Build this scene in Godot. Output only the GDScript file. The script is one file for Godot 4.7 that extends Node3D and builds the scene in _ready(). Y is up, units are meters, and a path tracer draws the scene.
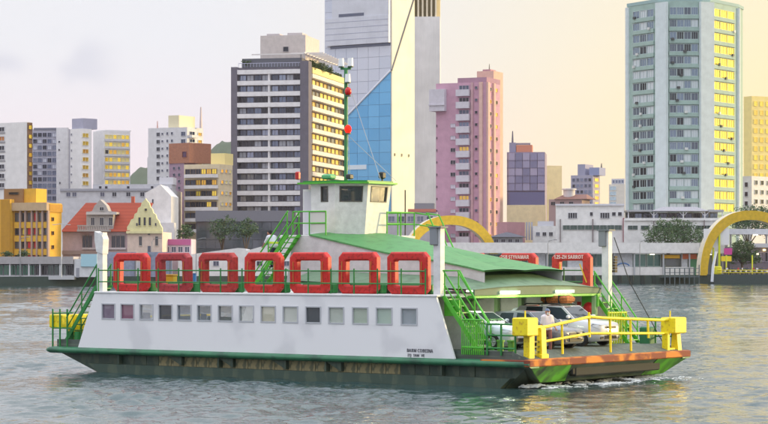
extends Node3D
# A car ferry crossing a river in front of a city bank at dusk. Metres, y up, camera at the origin of x and z.

const FOCAL := 2290.0      # focal length in pixels of the 768 x 424 photograph
const EYE := 4.8           # height of the camera above the water
const HORIZON := 263.0     # pixel row of the horizon
const GROUND := 1.9        # height of the bank above the water

var rng := RandomNumberGenerator.new()
var mats := {}
var counts := {}
var cube: BoxMesh
var grain_tex: ImageTexture
var streak_tex: ImageTexture
var fine_normal: ImageTexture
var ferry: Node3D

# ---------------------------------------------------------------- helpers
class Shape:
	var st := SurfaceTool.new()
	func _init() -> void:
		st.begin(Mesh.PRIMITIVE_TRIANGLES)
		st.set_smooth_group(-1)
	func flat() -> void:
		st.set_smooth_group(-1)
	func smooth() -> void:
		st.set_smooth_group(0)
	func tri(a: Vector3, b: Vector3, c: Vector3) -> void:
		st.add_vertex(a); st.add_vertex(b); st.add_vertex(c)
	# a triangle whose front looks away from the point "inside"
	func tri_out(a: Vector3, b: Vector3, c: Vector3, inside: Vector3) -> void:
		var n := (a - c).cross(a - b)
		if n.dot((a + b + c) / 3.0 - inside) >= 0.0: tri(a, b, c)
		else: tri(a, c, b)
	func quad_out(a: Vector3, b: Vector3, c: Vector3, d: Vector3, inside: Vector3) -> void:
		tri_out(a, b, c, inside); tri_out(a, c, d, inside)
	func hexa(p: Array) -> void:
		var m := Vector3.ZERO
		for q in p: m += q / 8.0
		for f in [[0, 1, 2, 3], [4, 5, 6, 7], [0, 1, 5, 4], [1, 2, 6, 5], [2, 3, 7, 6], [3, 0, 4, 7]]:
			quad_out(p[f[0]], p[f[1]], p[f[2]], p[f[3]], m)
	func box(c: Vector3, s: Vector3, b: Basis = Basis.IDENTITY) -> void:
		var h := s * 0.5
		var p := []
		for y in [-1.0, 1.0]:
			for q in [Vector2(-1, -1), Vector2(1, -1), Vector2(1, 1), Vector2(-1, 1)]:
				p.append(c + b * Vector3(q.x * h.x, y * h.y, q.y * h.z))
		hexa(p)
	# box from corner to corner
	func span(a: Vector3, b: Vector3) -> void:
		box((a + b) * 0.5, (b - a).abs())
	# box with chamfered vertical and horizontal edges
	func soft_box(c: Vector3, s: Vector3, r: float) -> void:
		var h := s * 0.5
		var rings := []
		for l in [[-h.y, r], [-h.y + r, 0.0], [h.y - r, 0.0], [h.y, r]]:
			var x: float = h.x - l[1]; var z: float = h.z - l[1]
			var ring := []
			for q in [Vector2(-x + r, -z), Vector2(x - r, -z), Vector2(x, -z + r), Vector2(x, z - r), Vector2(x - r, z), Vector2(-x + r, z), Vector2(-x, z - r), Vector2(-x, -z + r)]:
				ring.append(c + Vector3(q.x, l[0], q.y))
			rings.append(ring)
		skin(rings, c, true)
	func skin(rings: Array, inside: Vector3, caps := false) -> void:
		for i in rings.size() - 1:
			var n: int = rings[i].size()
			for j in n:
				var k := (j + 1) % n
				quad_out(rings[i][j], rings[i][k], rings[i + 1][k], rings[i + 1][j], inside)
		if caps:
			for r in [rings[0], rings[-1]]:
				for j in range(1, r.size() - 1): tri_out(r[0], r[j], r[j + 1], inside)
	func tube(pts: Array, r0: float, r1: float = -1.0, sides := 8) -> void:
		if r1 < 0.0: r1 = r0
		smooth()
		var rings := []
		for i in pts.size():
			var a: Vector3 = pts[max(i - 1, 0)]; var b: Vector3 = pts[min(i + 1, pts.size() - 1)]
			var d := (b - a).normalized()
			var u := d.cross(Vector3.UP if abs(d.y) < 0.9 else Vector3.RIGHT).normalized()
			var v := d.cross(u)
			var r: float = lerp(r0, r1, float(i) / max(1, pts.size() - 1))
			var ring := []
			for j in sides:
				var t := TAU * j / sides
				ring.append(pts[i] + (u * cos(t) + v * sin(t)) * r)
			rings.append(ring)
		for i in rings.size() - 1:
			var mid: Vector3 = (pts[i] + pts[i + 1]) * 0.5
			for j in sides:
				var k := (j + 1) % sides
				quad_out(rings[i][j], rings[i][k], rings[i + 1][k], rings[i + 1][j], mid)
		flat()
		for e in [[0, 1], [-1, -2]]:
			var r = rings[e[0]]
			for j in range(1, sides - 1): tri_out(r[0], r[j], r[j + 1], pts[e[1]])
	# a flat outline pushed through from z0 to z1 of the frame xf
	func prism(poly: PackedVector2Array, z0: float, z1: float, xf: Transform3D = Transform3D.IDENTITY) -> void:
		var idx := Geometry2D.triangulate_polygon(poly)
		var back := xf * Vector3(0, 0, z0 - 1.0) - xf * Vector3(0, 0, z0)
		for i in range(0, idx.size(), 3):
			for e in [[z0, 1.0], [z1, -1.0]]:
				var z: float = e[0]
				var a := xf * Vector3(poly[idx[i]].x, poly[idx[i]].y, z)
				var b := xf * Vector3(poly[idx[i + 1]].x, poly[idx[i + 1]].y, z)
				var c := xf * Vector3(poly[idx[i + 2]].x, poly[idx[i + 2]].y, z)
				tri_out(a, b, c, (a + b + c) / 3.0 - back * (e[1] if z0 < z1 else -e[1]))
		var cw := Geometry2D.is_polygon_clockwise(poly)
		for i in poly.size():
			var p := poly[i]; var q := poly[(i + 1) % poly.size()]
			var n := Vector2(q.y - p.y, p.x - q.x)
			if cw: n = -n
			var m := (p + q) * 0.5 - n
			quad_out(xf * Vector3(p.x, p.y, z0), xf * Vector3(q.x, q.y, z0), xf * Vector3(q.x, q.y, z1), xf * Vector3(p.x, p.y, z1), xf * Vector3(m.x, m.y, (z0 + z1) * 0.5))
	func done() -> ArrayMesh:
		st.generate_normals()
		return st.commit()

func P(x: float, y: float, d: float) -> Vector3:
	return Vector3((x - 384.0) / FOCAL * d, EYE - (y - HORIZON) / FOCAL * d, -d)

func numbered(parent: Node, called: String) -> String:
	var key := str(parent.get_instance_id()) + called
	var n: int = counts.get(key, 0)
	counts[key] = n + 1
	return called if n == 0 else "%s_%03d" % [called, n]

func put(parent: Node, called: String, mesh: Mesh, m: Material, xf: Transform3D = Transform3D.IDENTITY) -> MeshInstance3D:
	var o := MeshInstance3D.new()
	o.name = numbered(parent, called)
	o.mesh = mesh
	if m: o.material_override = m
	o.transform = xf
	parent.add_child(o, true)
	return o

func brick(parent: Node, called: String, m: Material, c: Vector3, s: Vector3) -> MeshInstance3D:
	return put(parent, called, cube, m, Transform3D(Basis.from_scale(s.abs()), c))

func thing(called: String, label: String, category: String, at := Vector3.ZERO, turn := 0.0, group := "") -> Node3D:
	var o := Node3D.new()
	o.name = numbered(self, called)
	o.position = at
	o.rotation.y = turn
	add_child(o, true)
	tag(o, label, category, group)
	return o

func tag(o: Node, label: String, category: String, group := "", kind := "") -> void:
	o.set_meta("label", label); o.set_meta("category", category)
	if group: o.set_meta("group", group)
	if kind: o.set_meta("kind", kind)

func copy_of(o: Node3D, label: String, at: Vector3, turn: float) -> Node3D:
	var c: Node3D = o.duplicate()
	c.name = numbered(self, String(o.name).rstrip("0123456789").trim_suffix("_"))
	add_child(c, true)
	c.position = at; c.rotation.y = turn
	c.set_meta("label", label)
	return c

func mat(r: int, g: int, b: int, rough := 0.6, metal := 0.0, grain := "") -> StandardMaterial3D:
	var key := "%d %d %d %.2f %.2f %s" % [r, g, b, rough, metal, grain]
	if mats.has(key): return mats[key]
	var m := StandardMaterial3D.new()
	m.albedo_color = Color8(r, g, b)
	m.roughness = rough
	m.metallic = metal
	if grain != "":
		m.albedo_texture = streak_tex if grain.begins_with("s") else grain_tex
		m.uv1_triplanar = true
		m.uv1_world_triplanar = true
		var sc := float(grain.substr(1))
		m.uv1_scale = Vector3(sc, sc, sc)
	mats[key] = m
	return m

func glass(r: int, g: int, b: int, alpha: float, rough := 0.04) -> StandardMaterial3D:
	var key := "glass %d %d %d %.2f %.2f" % [r, g, b, alpha, rough]
	if mats.has(key): return mats[key]
	var m := StandardMaterial3D.new()
	m.albedo_color = Color(r / 255.0, g / 255.0, b / 255.0, alpha)
	m.transparency = BaseMaterial3D.TRANSPARENCY_ALPHA
	m.roughness = rough
	mats[key] = m
	return m

func pane(r: int, g: int, b: int, metal := 0.5, rough := 0.06) -> StandardMaterial3D:
	return mat(r, g, b, rough, metal)

func make_textures() -> void:
	var na := seamless(5, 0.012, 5)
	var nb := seamless(9, 0.06, 3)
	var a := Image.create(512, 512, false, Image.FORMAT_RGB8)
	var b := Image.create(512, 512, false, Image.FORMAT_RGB8)
	for y in 512:
		for x in 512:
			var p := na.get_pixel(x, y).r - 0.5
			var q := nb.get_pixel(x, y).r - 0.5
			var v := clampf(0.94 + p * 0.14 + q * 0.05, 0.5, 1.0)
			a.set_pixel(x, y, Color(v, v, v * 0.995))
			# thin run marks: the same noise squeezed along one axis
			var run := nb.get_pixel((x * 3) % 512, int(y / 8.0) % 512).r - 0.5
			var w := clampf(0.955 + p * 0.09 + run * 0.045, 0.5, 1.0)
			b.set_pixel(x, y, Color(w, w * 0.995, w * 0.985))
	grain_tex = ImageTexture.create_from_image(a)
	streak_tex = ImageTexture.create_from_image(b)
	var w3 := FastNoiseLite.new()
	w3.seed = 21; w3.frequency = 0.03; w3.fractal_octaves = 4
	var im: Image = w3.get_seamless_image(512, 512)
	im.convert(Image.FORMAT_RGBA8)
	im.bump_map_to_normal_map(5.0)
	fine_normal = ImageTexture.create_from_image(im)

func seamless(sd: int, freq: float, octaves: int, size := 512) -> Image:
	var n := FastNoiseLite.new()
	n.seed = sd; n.frequency = freq; n.fractal_octaves = octaves
	var im: Image = n.get_seamless_image(size, size)
	im.convert(Image.FORMAT_RGBA8)
	return im

# ---------------------------------------------------------------- sky
func smooth_between(a: float, b: float, v: float) -> float:
	return smoothstep(a, b, v)

func make_sky() -> Image:
	var w := 2048; var h := 1024
	var data := PackedFloat32Array()
	data.resize(w * h * 3)
	var cn := FastNoiseLite.new()
	cn.seed = 3; cn.frequency = 0.35; cn.fractal_octaves = 4
	var i := 0
	var rose := Vector3(0.435, 0.365, 0.405)
	var pale := Vector3(0.395, 0.40, 0.425)
	var zenith := Vector3(0.92, 0.97, 1.06)
	var gold := Vector3(0.565, 0.435, 0.13)
	var sunset_amber := Vector3(1.15, 0.80, 0.25)
	for y in h:
		var el := (0.5 - (y + 0.5) / h) * 180.0
		var e := maxf(el, 0.0)
		var air := rose.lerp(pale, smoothstep(0.0, 6.0, e)).lerp(zenith, smoothstep(6.0, 75.0, e))
		var low := exp(-e / 9.0)
		var low2 := exp(-e / 14.0)
		for x in w:
			var az := (x + 0.5) / w * 360.0
			if az > 180.0: az -= 360.0
			var c := air
			var g1 := smoothstep(-5.5, 13.0, az) * (1.0 - smoothstep(70.0, 150.0, az)) * low
			var g2 := smoothstep(12.0, 55.0, az) * (1.0 - smoothstep(70.0, 130.0, az)) * low2
			c = c.lerp(gold, g1).lerp(sunset_amber, g2 * 0.75)
			if el > 0.0 and el < 30.0:
				# thin lilac cloud bars low in the sky away from the glow
				var cl := cn.get_noise_2d(az * 1.1, el * 3.4)
				var band := smoothstep(4.2, 4.75, el) * (1.0 - smoothstep(5.0, 5.9, el))
				var where := smoothstep(-6.3, -7.6, az) * (1.0 - smoothstep(-40.0, -60.0, az))
				c = c.lerp(Vector3(0.315, 0.32, 0.37), clampf(smoothstep(-0.05, 0.4, cl) * band * where * 0.75, 0.0, 0.6))
			if el < 0.0: c = c.lerp(Vector3(0.25, 0.27, 0.28), smoothstep(0.0, -4.0, el))
			data[i] = c.x; data[i + 1] = c.y; data[i + 2] = c.z
			i += 3
	return Image.create_from_data(w, h, false, Image.FORMAT_RGBF, data.to_byte_array())

func _ready() -> void:
	rng.seed = 12
	cube = BoxMesh.new()
	# camera
	var cam := Camera3D.new()
	cam.name = "camera"
	cam.position = Vector3(0, EYE, 0)
	cam.set_frustum(424.0 / FOCAL, Vector2(0, (HORIZON - 212.0) / FOCAL), 1.0, 20000.0)
	add_child(cam)
	cam.current = true
	# sky
	var env := Environment.new()
	env.background_mode = Environment.BG_SKY
	var sm := PanoramaSkyMaterial.new()
	sm.panorama = ImageTexture.create_from_image(make_sky())
	sm.energy_multiplier = 1.0
	env.sky = Sky.new()
	env.sky.sky_material = sm
	env.tonemap_mode = Environment.TONE_MAPPER_LINEAR
	env.tonemap_exposure = 2.2
	env.sdfgi_enabled = true; env.ssao_enabled = true; env.ssil_enabled = true
	var we := WorldEnvironment.new()
	we.name = "environment"
	we.environment = env
	# thin evening haze over the river
	env.fog_enabled = true
	env.fog_density = 0.00005
	env.fog_light_color = Color(0.93, 0.90, 0.90)
	add_child(we)
	# low sun, right of the picture and behind the bank
	var sun := DirectionalLight3D.new()
	sun.name = "sun"
	add_child(sun)
	var az := deg_to_rad(74.0); var el := deg_to_rad(9.0)
	sun.look_at_from_position(Vector3(sin(az) * cos(el), sin(el), -cos(az) * cos(el)) * 100.0, Vector3.ZERO)
	sun.light_color = Color(1.0, 0.88, 0.63)
	sun.light_energy = 0.6
	sun.light_angular_distance = 6.0
	sun.shadow_enabled = true
	make_textures()
	build_setting()
	build_left_bank()
	build_middle_bank()
	build_right_bank()
	build_terminal()
	build_ferry()
	build_floats()
	build_vehicles()
	build_people()
	build_foam()

# ---------------------------------------------------------------- water, bank, hills
var waves := []
func wave_height(x: float, z: float) -> float:
	var h := 0.0
	for w in waves:
		h += w[3] * sin(x * w[0] + z * w[1] + w[2])
	return h

func build_water() -> void:
	for k in 22:
		var l := 0.6 * pow(1.165, k) * rng.randf_range(0.9, 1.1)
		var dir := deg_to_rad(62.0) + rng.randfn(0.0, 0.75)
		var q := TAU / l
		waves.append([cos(dir) * q, sin(dir) * q, rng.randf() * TAU, 0.0105 * pow(l, 0.70) * (1.0 if l < 4.0 else 0.35)])
	var gust := FastNoiseLite.new()
	gust.seed = 8; gust.frequency = 0.05; gust.fractal_octaves = 3
	var chop := FastNoiseLite.new()
	chop.seed = 18; chop.frequency = 0.9; chop.fractal_octaves = 3
	var xs := []; var zs := []
	var x := 0.0
	while x < 3000.0:
		xs.append(x)
		x += 0.17 if x < 26.0 else maxf(0.17, (x - 20.0) * 0.028)
	var all_x := []
	for k in range(xs.size() - 1, 0, -1): all_x.append(-xs[k])
	all_x.append_array(xs)
	var z := -40.0
	while z < 560.0:
		zs.append(z)
		if z < 58.0: z += 6.0
		elif z < 125.0: z += 0.17
		else: z += 0.17 + (z - 125.0) * 0.0045
	var nx := all_x.size(); var nz := zs.size()
	var heights := PackedFloat32Array()
	heights.resize(nx * nz)
	var v := PackedVector3Array(); v.resize(nx * nz)
	var n := PackedVector3Array(); n.resize(nx * nz)
	var i := 0
	for b in nz:
		var zz: float = zs[b]
		for a in nx:
			var xx: float = all_x[a]
			var hgt := 0.0
			if absf(xx) < 140.0 and zz > 50.0:
				var g := 0.62 + 1.2 * gust.get_noise_2d(xx * 1.0, zz * 0.55)
				hgt = (wave_height(xx, zz) + 0.035 * chop.get_noise_2d(xx, zz * 1.3)) * clampf(g, 0.25, 1.4) * smoothstep(140.0, 110.0, absf(xx))
			heights[i] = hgt
			v[i] = Vector3(xx, hgt, -zz)
			i += 1
	i = 0
	for b in nz:
		for a in nx:
			var a0: int = max(a - 1, 0); var a1: int = min(a + 1, nx - 1)
			var b0: int = max(b - 1, 0); var b1: int = min(b + 1, nz - 1)
			var sx: float = (heights[b * nx + a1] - heights[b * nx + a0]) / (all_x[a1] - all_x[a0])
			var sz: float = (heights[b1 * nx + a] - heights[b0 * nx + a]) / (zs[b1] - zs[b0])
			n[i] = Vector3(-sx, 1.0, sz).normalized()
			i += 1
	var idx := PackedInt32Array()
	idx.resize((nx - 1) * (nz - 1) * 6)
	i = 0
	for b in nz - 1:
		for a in nx - 1:
			var p := b * nx + a
			idx[i] = p; idx[i + 1] = p + nx; idx[i + 2] = p + nx + 1
			idx[i + 3] = p; idx[i + 4] = p + nx + 1; idx[i + 5] = p + 1
			i += 6
	var arr := []
	arr.resize(Mesh.ARRAY_MAX)
	arr[Mesh.ARRAY_VERTEX] = v; arr[Mesh.ARRAY_NORMAL] = n; arr[Mesh.ARRAY_INDEX] = idx
	var m := ArrayMesh.new()
	m.add_surface_from_arrays(Mesh.PRIMITIVE_TRIANGLES, arr)
	var wm := StandardMaterial3D.new()
	wm.albedo_color = Color8(46, 72, 74)
	wm.roughness = 0.04
	wm.metallic_specular = 0.5
	wm.normal_enabled = true
	wm.normal_texture = fine_normal
	wm.normal_scale = 0.3
	wm.uv1_triplanar = true; wm.uv1_world_triplanar = true
	wm.uv1_scale = Vector3(0.22, 0.22, 0.22)
	var o := put(self, "water", m, wm)
	o.set_meta("kind", "structure")
	tag(o, "grey blue choppy river water around the ferry", "water", "", "structure")

func bank_z(x: float) -> float:
	return -lerpf(470.0, 540.0, (x + 78.8) / 169.3)

func build_setting() -> void:
	build_water()
	var s := Shape.new()
	var e := [Vector3(-1500, 0, bank_z(-1500.0)), Vector3(-300, 0, bank_z(-300.0)), Vector3(400, 0, bank_z(400.0)), Vector3(1500, 0, bank_z(1500.0))]
	var up := Vector3(0, GROUND, 0)
	for k in 3:
		s.quad_out(e[k] + up, e[k + 1] + up, e[k + 1] + up + Vector3(0, 0, -3600), e[k] + up + Vector3(0, 0, -3600), Vector3(0, -50, -3000))
	var o := put(self, "ground", s.done(), mat(118, 116, 112, 0.9, 0.0, "g0.05"))
	tag(o, "grey paved city ground along the far bank", "ground", "", "structure")
	s = Shape.new()
	for k in 3:
		s.hexa([e[k] - up, e[k + 1] - up, e[k + 1] - up + Vector3(0, 0, -1.2), e[k] - up + Vector3(0, 0, -1.2), e[k] + up * 1.06, e[k + 1] + up * 1.06, e[k + 1] + up * 1.06 + Vector3(0, 0, -1.2), e[k] + up * 1.06 + Vector3(0, 0, -1.2)])
	o = put(self, "quay_wall", s.done(), mat(62, 78, 74, 0.85, 0.0, "s0.2"))
	tag(o, "dark wet stone quay wall along the far bank", "quay wall", "", "structure")
	# hills far behind the town
	hill("far_hill", "green wooded hill rising beside the dark grey tower", 3200.0, [[60, 262], [100, 222], [125, 178], [140, 166], [158, 172], [185, 160], [207, 150], [222, 141], [240, 136], [275, 132], [310, 142], [360, 170], [430, 225], [470, 262]])
	
func hill(called: String, label: String, d: float, ridge: Array) -> void:
	var nz := FastNoiseLite.new()
	nz.seed = 44; nz.frequency = 0.02; nz.fractal_octaves = 4
	var s := Shape.new()
	s.smooth()
	var n := 150; var rows := 26
	var g := []
	for i in n + 1:
		var px := lerpf(ridge[0][0], ridge[-1][0], float(i) / n)
		var top := 262.0
		for k in ridge.size() - 1:
			if px >= ridge[k][0] and px <= ridge[k + 1][0]:
				top = lerpf(ridge[k][1], ridge[k + 1][1], smoothstep(0.0, 1.0, (px - ridge[k][0]) / (ridge[k + 1][0] - ridge[k][0])))
		var p := P(px, top, d)
		var col := []
		for j in rows + 1:
			var t := float(j) / rows
			var hh := (p.y - GROUND) * (1.0 - absf(t - 0.6) / 0.6 if t < 0.6 else 1.0 - pow((t - 0.6) / 0.4, 2.0)) + GROUND - 2.0
			var q := Vector3(p.x, hh, -d - (t - 0.6) * 900.0)
			q.y += (nz.get_noise_3d(q.x * 1.5, q.y, q.z * 0.8) * 9.0 + nz.get_noise_3d(q.x * 3.0, 5.0, q.z * 1.5) * 5.0) * smoothstep(0.0, 60.0, q.y)
			col.append(q)
		g.append(col)
	for i in n:
		for j in rows:
			s.quad_out(g[i][j], g[i + 1][j], g[i + 1][j + 1], g[i][j + 1], Vector3(g[i][j].x, -3000, -d))
	var o := put(self, called, s.done(), mat(58, 84, 62, 0.95, 0.0, "g0.01"))
	tag(o, label, "hill", "", "structure")

# ---------------------------------------------------------------- buildings
# A block seen over one corner: xl, xc, xr are the pixel columns of its left edge, its near right corner and its right edge.
# Local axes: x along the front (the corner is x = 0, the front runs to -w), z out of the front, the right face is x = 0.
class Block:
	var node: Node3D
	var p: Vector3
	var c: float
	var s: float
	var w: float
	var d: float
	func fx(px: float) -> float:
		var k := (px - 384.0) / 2290.0
		return -(p.x + k * p.z) / (c + k * s)
	func rx(px: float) -> float:
		var k := (px - 384.0) / 2290.0
		return (-k * p.z - p.x) / (s - k * c)
	func hy(py: float) -> float:
		return 4.8 - (py - 263.0) / 2290.0 * -p.z - 1.9

func block(called: String, label: String, xl: float, xc: float, xr: float, ytop: float, dist: float, beta_deg: float, wall: Material, depth := 14.0, group := "", category := "building") -> Block:
	var b := Block.new()
	var q := P(xc, HORIZON, dist)
	b.p = Vector3(q.x, GROUND, q.z)
	var beta := deg_to_rad(beta_deg)
	b.c = cos(beta); b.s = sin(beta)
	b.w = -b.fx(xl)
	b.d = b.rx(xr) if xr > xc else depth
	b.node = thing(called, label, category, b.p, -beta, group)
	if wall:
		var top := b.hy(ytop)
		brick(b.node, "wall", wall, Vector3(-b.w * 0.5, top * 0.5, -b.d * 0.5), Vector3(b.w, top, b.d))
	return b

# a box on the front (z from z0 to z1 out of the face) or on the right face
func on_front(b: Block, called: String, m: Material, x0: float, x1: float, y0: float, y1: float, z0: float, z1: float) -> MeshInstance3D:
	var a0 := b.fx(x0); var a1 := b.fx(x1); var h0 := b.hy(y0); var h1 := b.hy(y1)
	return brick(b.node, called, m, Vector3((a0 + a1) * 0.5, (h0 + h1) * 0.5, (z0 + z1) * 0.5), Vector3(a1 - a0, h1 - h0, z1 - z0))

func on_right(b: Block, called: String, m: Material, x0: float, x1: float, y0: float, y1: float, z0: float, z1: float) -> MeshInstance3D:
	var a0 := b.rx(x0); var a1 := b.rx(x1); var h0 := b.hy(y0); var h1 := b.hy(y1)
	return brick(b.node, called, m, Vector3((z0 + z1) * 0.5, (h0 + h1) * 0.5, -(a0 + a1) * 0.5), Vector3(z1 - z0, h1 - h0, a1 - a0))

# a window: a frame standing proud of the wall, a mullion and the pane behind it, in one unit mesh
var window_meshes := {}
func window_mesh(frame: Material, gl: Material, mullions: int) -> ArrayMesh:
	var key := str(frame.get_instance_id()) + " " + str(gl.get_instance_id()) + " " + str(mullions)
	if window_meshes.has(key): return window_meshes[key]
	var s := Shape.new()
	var t := 0.06
	s.span(Vector3(-0.5, -0.5, -0.2), Vector3(-0.5 + t, 0.5, 0.5))
	s.span(Vector3(0.5 - t, -0.5, -0.2), Vector3(0.5, 0.5, 0.5))
	s.span(Vector3(-0.5 + t, -0.5, -0.2), Vector3(0.5 - t, -0.5 + t, 0.62))
	s.span(Vector3(-0.5 + t, 0.5 - t, -0.2), Vector3(0.5 - t, 0.5, 0.5))
	for k in mullions:
		var x := -0.5 + float(k + 1) / (mullions + 1)
		s.span(Vector3(x - 0.02, -0.5 + t, -0.2), Vector3(x + 0.02, 0.5 - t, 0.3))
	var m := s.done()
	m.surface_set_material(0, frame)
	var q := Shape.new()
	q.span(Vector3(-0.5 + t, -0.5 + t, -0.2), Vector3(0.5 - t, 0.5 - t, 0.1))
	q.st.generate_normals()
	m = q.st.commit(m)
	m.surface_set_material(1, gl)
	window_meshes[key] = m
	return m

func window_front(b: Block, x0: float, x1: float, y0: float, y1: float, frame: Material, gl: Material, mull := 1, z := 0.0, called := "window") -> void:
	var a0 := b.fx(x0); var a1 := b.fx(x1); var h0 := b.hy(y1); var h1 := b.hy(y0)
	put(b.node, called, window_mesh(frame, gl, mull), null, Transform3D(Basis.from_scale(Vector3(a1 - a0, h1 - h0, 0.3)), Vector3((a0 + a1) * 0.5, (h0 + h1) * 0.5, 0.02 + z)))

func window_right(b: Block, x0: float, x1: float, y0: float, y1: float, frame: Material, gl: Material, mull := 1, z := 0.0, called := "window") -> void:
	var a0 := b.rx(x0); var a1 := b.rx(x1); var h0 := b.hy(y1); var h1 := b.hy(y0)
	put(b.node, called, window_mesh(frame, gl, mull), null, Transform3D(Basis(Vector3.UP, PI / 2) * Basis.from_scale(Vector3(a1 - a0, h1 - h0, 0.3)), Vector3(0.02 + z, (h0 + h1) * 0.5, -(a0 + a1) * 0.5)))

func any(list: Array): return list[rng.randi() % list.size()]

func roof_box(b: Block, called: String, m: Material, x0: float, x1: float, y0: float, y1: float, back := 6.0, setback := 1.5) -> MeshInstance3D:
	return on_front(b, called, m, x0, x1, y0, y1, -setback - back, -setback)

func mast_on(b: Block, px: float, y0: float, y1: float, r: float, m: Material, setback := 4.0) -> void:
	var s := Shape.new()
	var a := b.fx(px)
	s.tube([Vector3(a, b.hy(y0), -setback), Vector3(a, b.hy(y1), -setback)], r, r * 0.4, 5)
	put(b.node, "antenna", s.done(), m)

func build_left_bank() -> void:
	var white := mat(236, 234, 236, 0.8, 0.0, "s0.07")
	var white2 := mat(226, 225, 230, 0.8, 0.0, "s0.09")
	var frame := mat(196, 196, 204, 0.6)
	var dark := pane(48, 52, 64, 0.3)
	var blue := pane(112, 122, 146, 0.5)
	var blue2 := pane(136, 144, 166, 0.5)
	var grey_pane := pane(88, 94, 112, 0.45)
	var pale := mat(196, 198, 210, 0.5)
	var sunset_amber := pane(250, 222, 92, 0.75, 0.12)  # glass tinted yellow: the sunset reflection is put into its colour
	var sunset_amber2 := pane(238, 190, 84, 0.7, 0.15)
	var sunset_cream := mat(236, 220, 150, 0.45, 0.2)  # matte pale yellow, sunset light painted into the pane
	# white tower cut by the picture's edge
	var b := block("white_tower", "plain white tower with a brown edge strip of golden windows behind the orange building", -34, 26.5, 32, 122, 600, 32, white)
	for k in 7:
		var y := 126.0 + k * 9.4
		window_front(b, -1, 4.6, y, y + 4.5, frame, dark if k != 1 else mat(190, 120, 60, 0.5), 1)
		window_front(b, -16, -8, y, y + 4.5, frame, grey_pane, 1)
		brick(b.node, "floor_ledge", mat(150, 148, 156, 0.8), Vector3(b.fx(-6.0), b.hy(y + 6.0), 0.1), Vector3(b.fx(5.0) - b.fx(-17.0), 0.25, 0.3))
	on_right(b, "edge_strip", mat(122, 92, 70, 0.75), 27.0, 31.5, 122.5, 262, 0.0, 0.25)
	for k in 7:
		window_right(b, 27.4, 31.2, 125.0 + k * 9.2, 129.4 + k * 9.2, mat(110, 84, 66, 0.7), sunset_amber, 0, 0.25)
	# grey apartment block of many bluish windows with a white end slab
	b = block("grey_apartment_block", "grey lilac apartment block with a tight grid of bluish windows and white end slab", 32, 68.5, 68.5, 129, 625, 8, mat(184, 184, 200, 0.8, 0.0, "s0.09"))
	on_front(b, "end_slab", white2, 57, 68.5, 127.8, 262, 0.0, 0.9)
	for r in 11:
		for c in 5:
			var x := 33.0 + c * 4.8; var y := 132.5 + r * 6.35
			window_front(b, x, x + 4.0, y, y + 4.4, mat(150, 150, 170, 0.7), any([blue, blue, blue2, grey_pane, pale, dark]), 1)
	for k in 2: window_front(b, 59.2, 60.8, 141 + k * 8.0, 142.8 + k * 8.0, frame, dark, 0, 0.9)
	window_front(b, 60, 61.5, 182, 184, frame, dark, 0, 0.9)
	brick(b.node, "roof_edge", mat(120, 122, 138, 0.8), Vector3(-b.w * 0.6, b.hy(128.6), -b.d * 0.5), Vector3(b.w * 0.7, 0.5, b.d + 0.6))
	# white slab tower with golden window column
	b = block("white_slab_tower", "slim white tower with one column of golden windows and lilac roof tank", 70, 81, 91.5, 128.5, 615, 42, white)
	for k in 8:
		var y := 133.0 + k * 8.0
		window_right(b, 82.0, 88.2, y, y + 4.2, mat(226, 218, 190, 0.6), sunset_amber if k % 3 != 2 else sunset_amber2, 1)
	roof_box(b, "roof_tank", mat(172, 172, 194, 0.75, 0.0, "s0.1"), 69.5, 80.6, 118, 128.5, 5.0, 0.8)
	for k in 8: window_front(b, 71.0, 72.0, 133.0 + k * 8.0, 135 + k * 8.0, frame, grey_pane, 0)
	# white block with golden window bands
	b = block("white_banded_block", "white block with bands of golden windows beside the slim white tower", 93, 103.5, 130, 130.5, 640, 60, white)
	for r in 7:
		var y := 134.5 + r * 7.6
		on_right(b, "floor_band", white2, 104.5, 129.5, y + 4.4, y + 6.3, 0.0, 0.35)
		for c in 6:
			var x := 104.6 + c * 4.1
			window_right(b, x, x + 3.7, y, y + 4.2, mat(236, 226, 190, 0.6), any([sunset_amber, sunset_amber, sunset_cream, sunset_amber2, sunset_cream]) if not (r == 2 and c == 0) else dark, 0)
	roof_box(b, "roof_kerb", white2, 94, 103, 129.6, 130.5, 8.0, 0.5)
	# low grey roofs between the towers
	b = block("low_flat_building", "long low grey building with flat roofs behind the red roofed house", 60, 172, 172, 190, 590, 3, mat(206, 206, 214, 0.85, 0.0, "s0.09"), 18.0)
	roof_box(b, "roof_storey", mat(200, 200, 208, 0.85, 0.0, "s0.09"), 92, 171, 184, 190.2, 8.0, 1.0)
	roof_box(b, "roof_storey", mat(214, 212, 218, 0.85), 158, 172, 177, 184.2, 6.0, 2.0)
	for x in [66.0, 72.0, 100.0, 112.0, 126.0, 140.0, 150.0, 161.0]:
		window_front(b, x, x + 4.5, 192, 196.5, frame, any([dark, grey_pane]), 1)
	for x in [98.0, 104.0, 126.0, 150.0]: window_front(b, x, x + 3.0, 185.8, 188.6, frame, dark, 0, -1.0)
	brick(b.node, "parapet", mat(160, 160, 170, 0.85), Vector3(-b.w * 0.5, b.hy(189.7), 0.2), Vector3(b.w, 0.6, 0.4))
	# white tower with small dark windows
	b = block("white_corner_tower", "tall white tower with small dark windows and cream lift house before the hill", 148, 187, 203, 127, 690, 28, mat(226, 225, 230, 0.8, 0.0, "s0.08"))
	roof_box(b, "lift_house", mat(222, 212, 180, 0.8), 165.5, 176, 114.5, 127, 9.0, 1.5)
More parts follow.
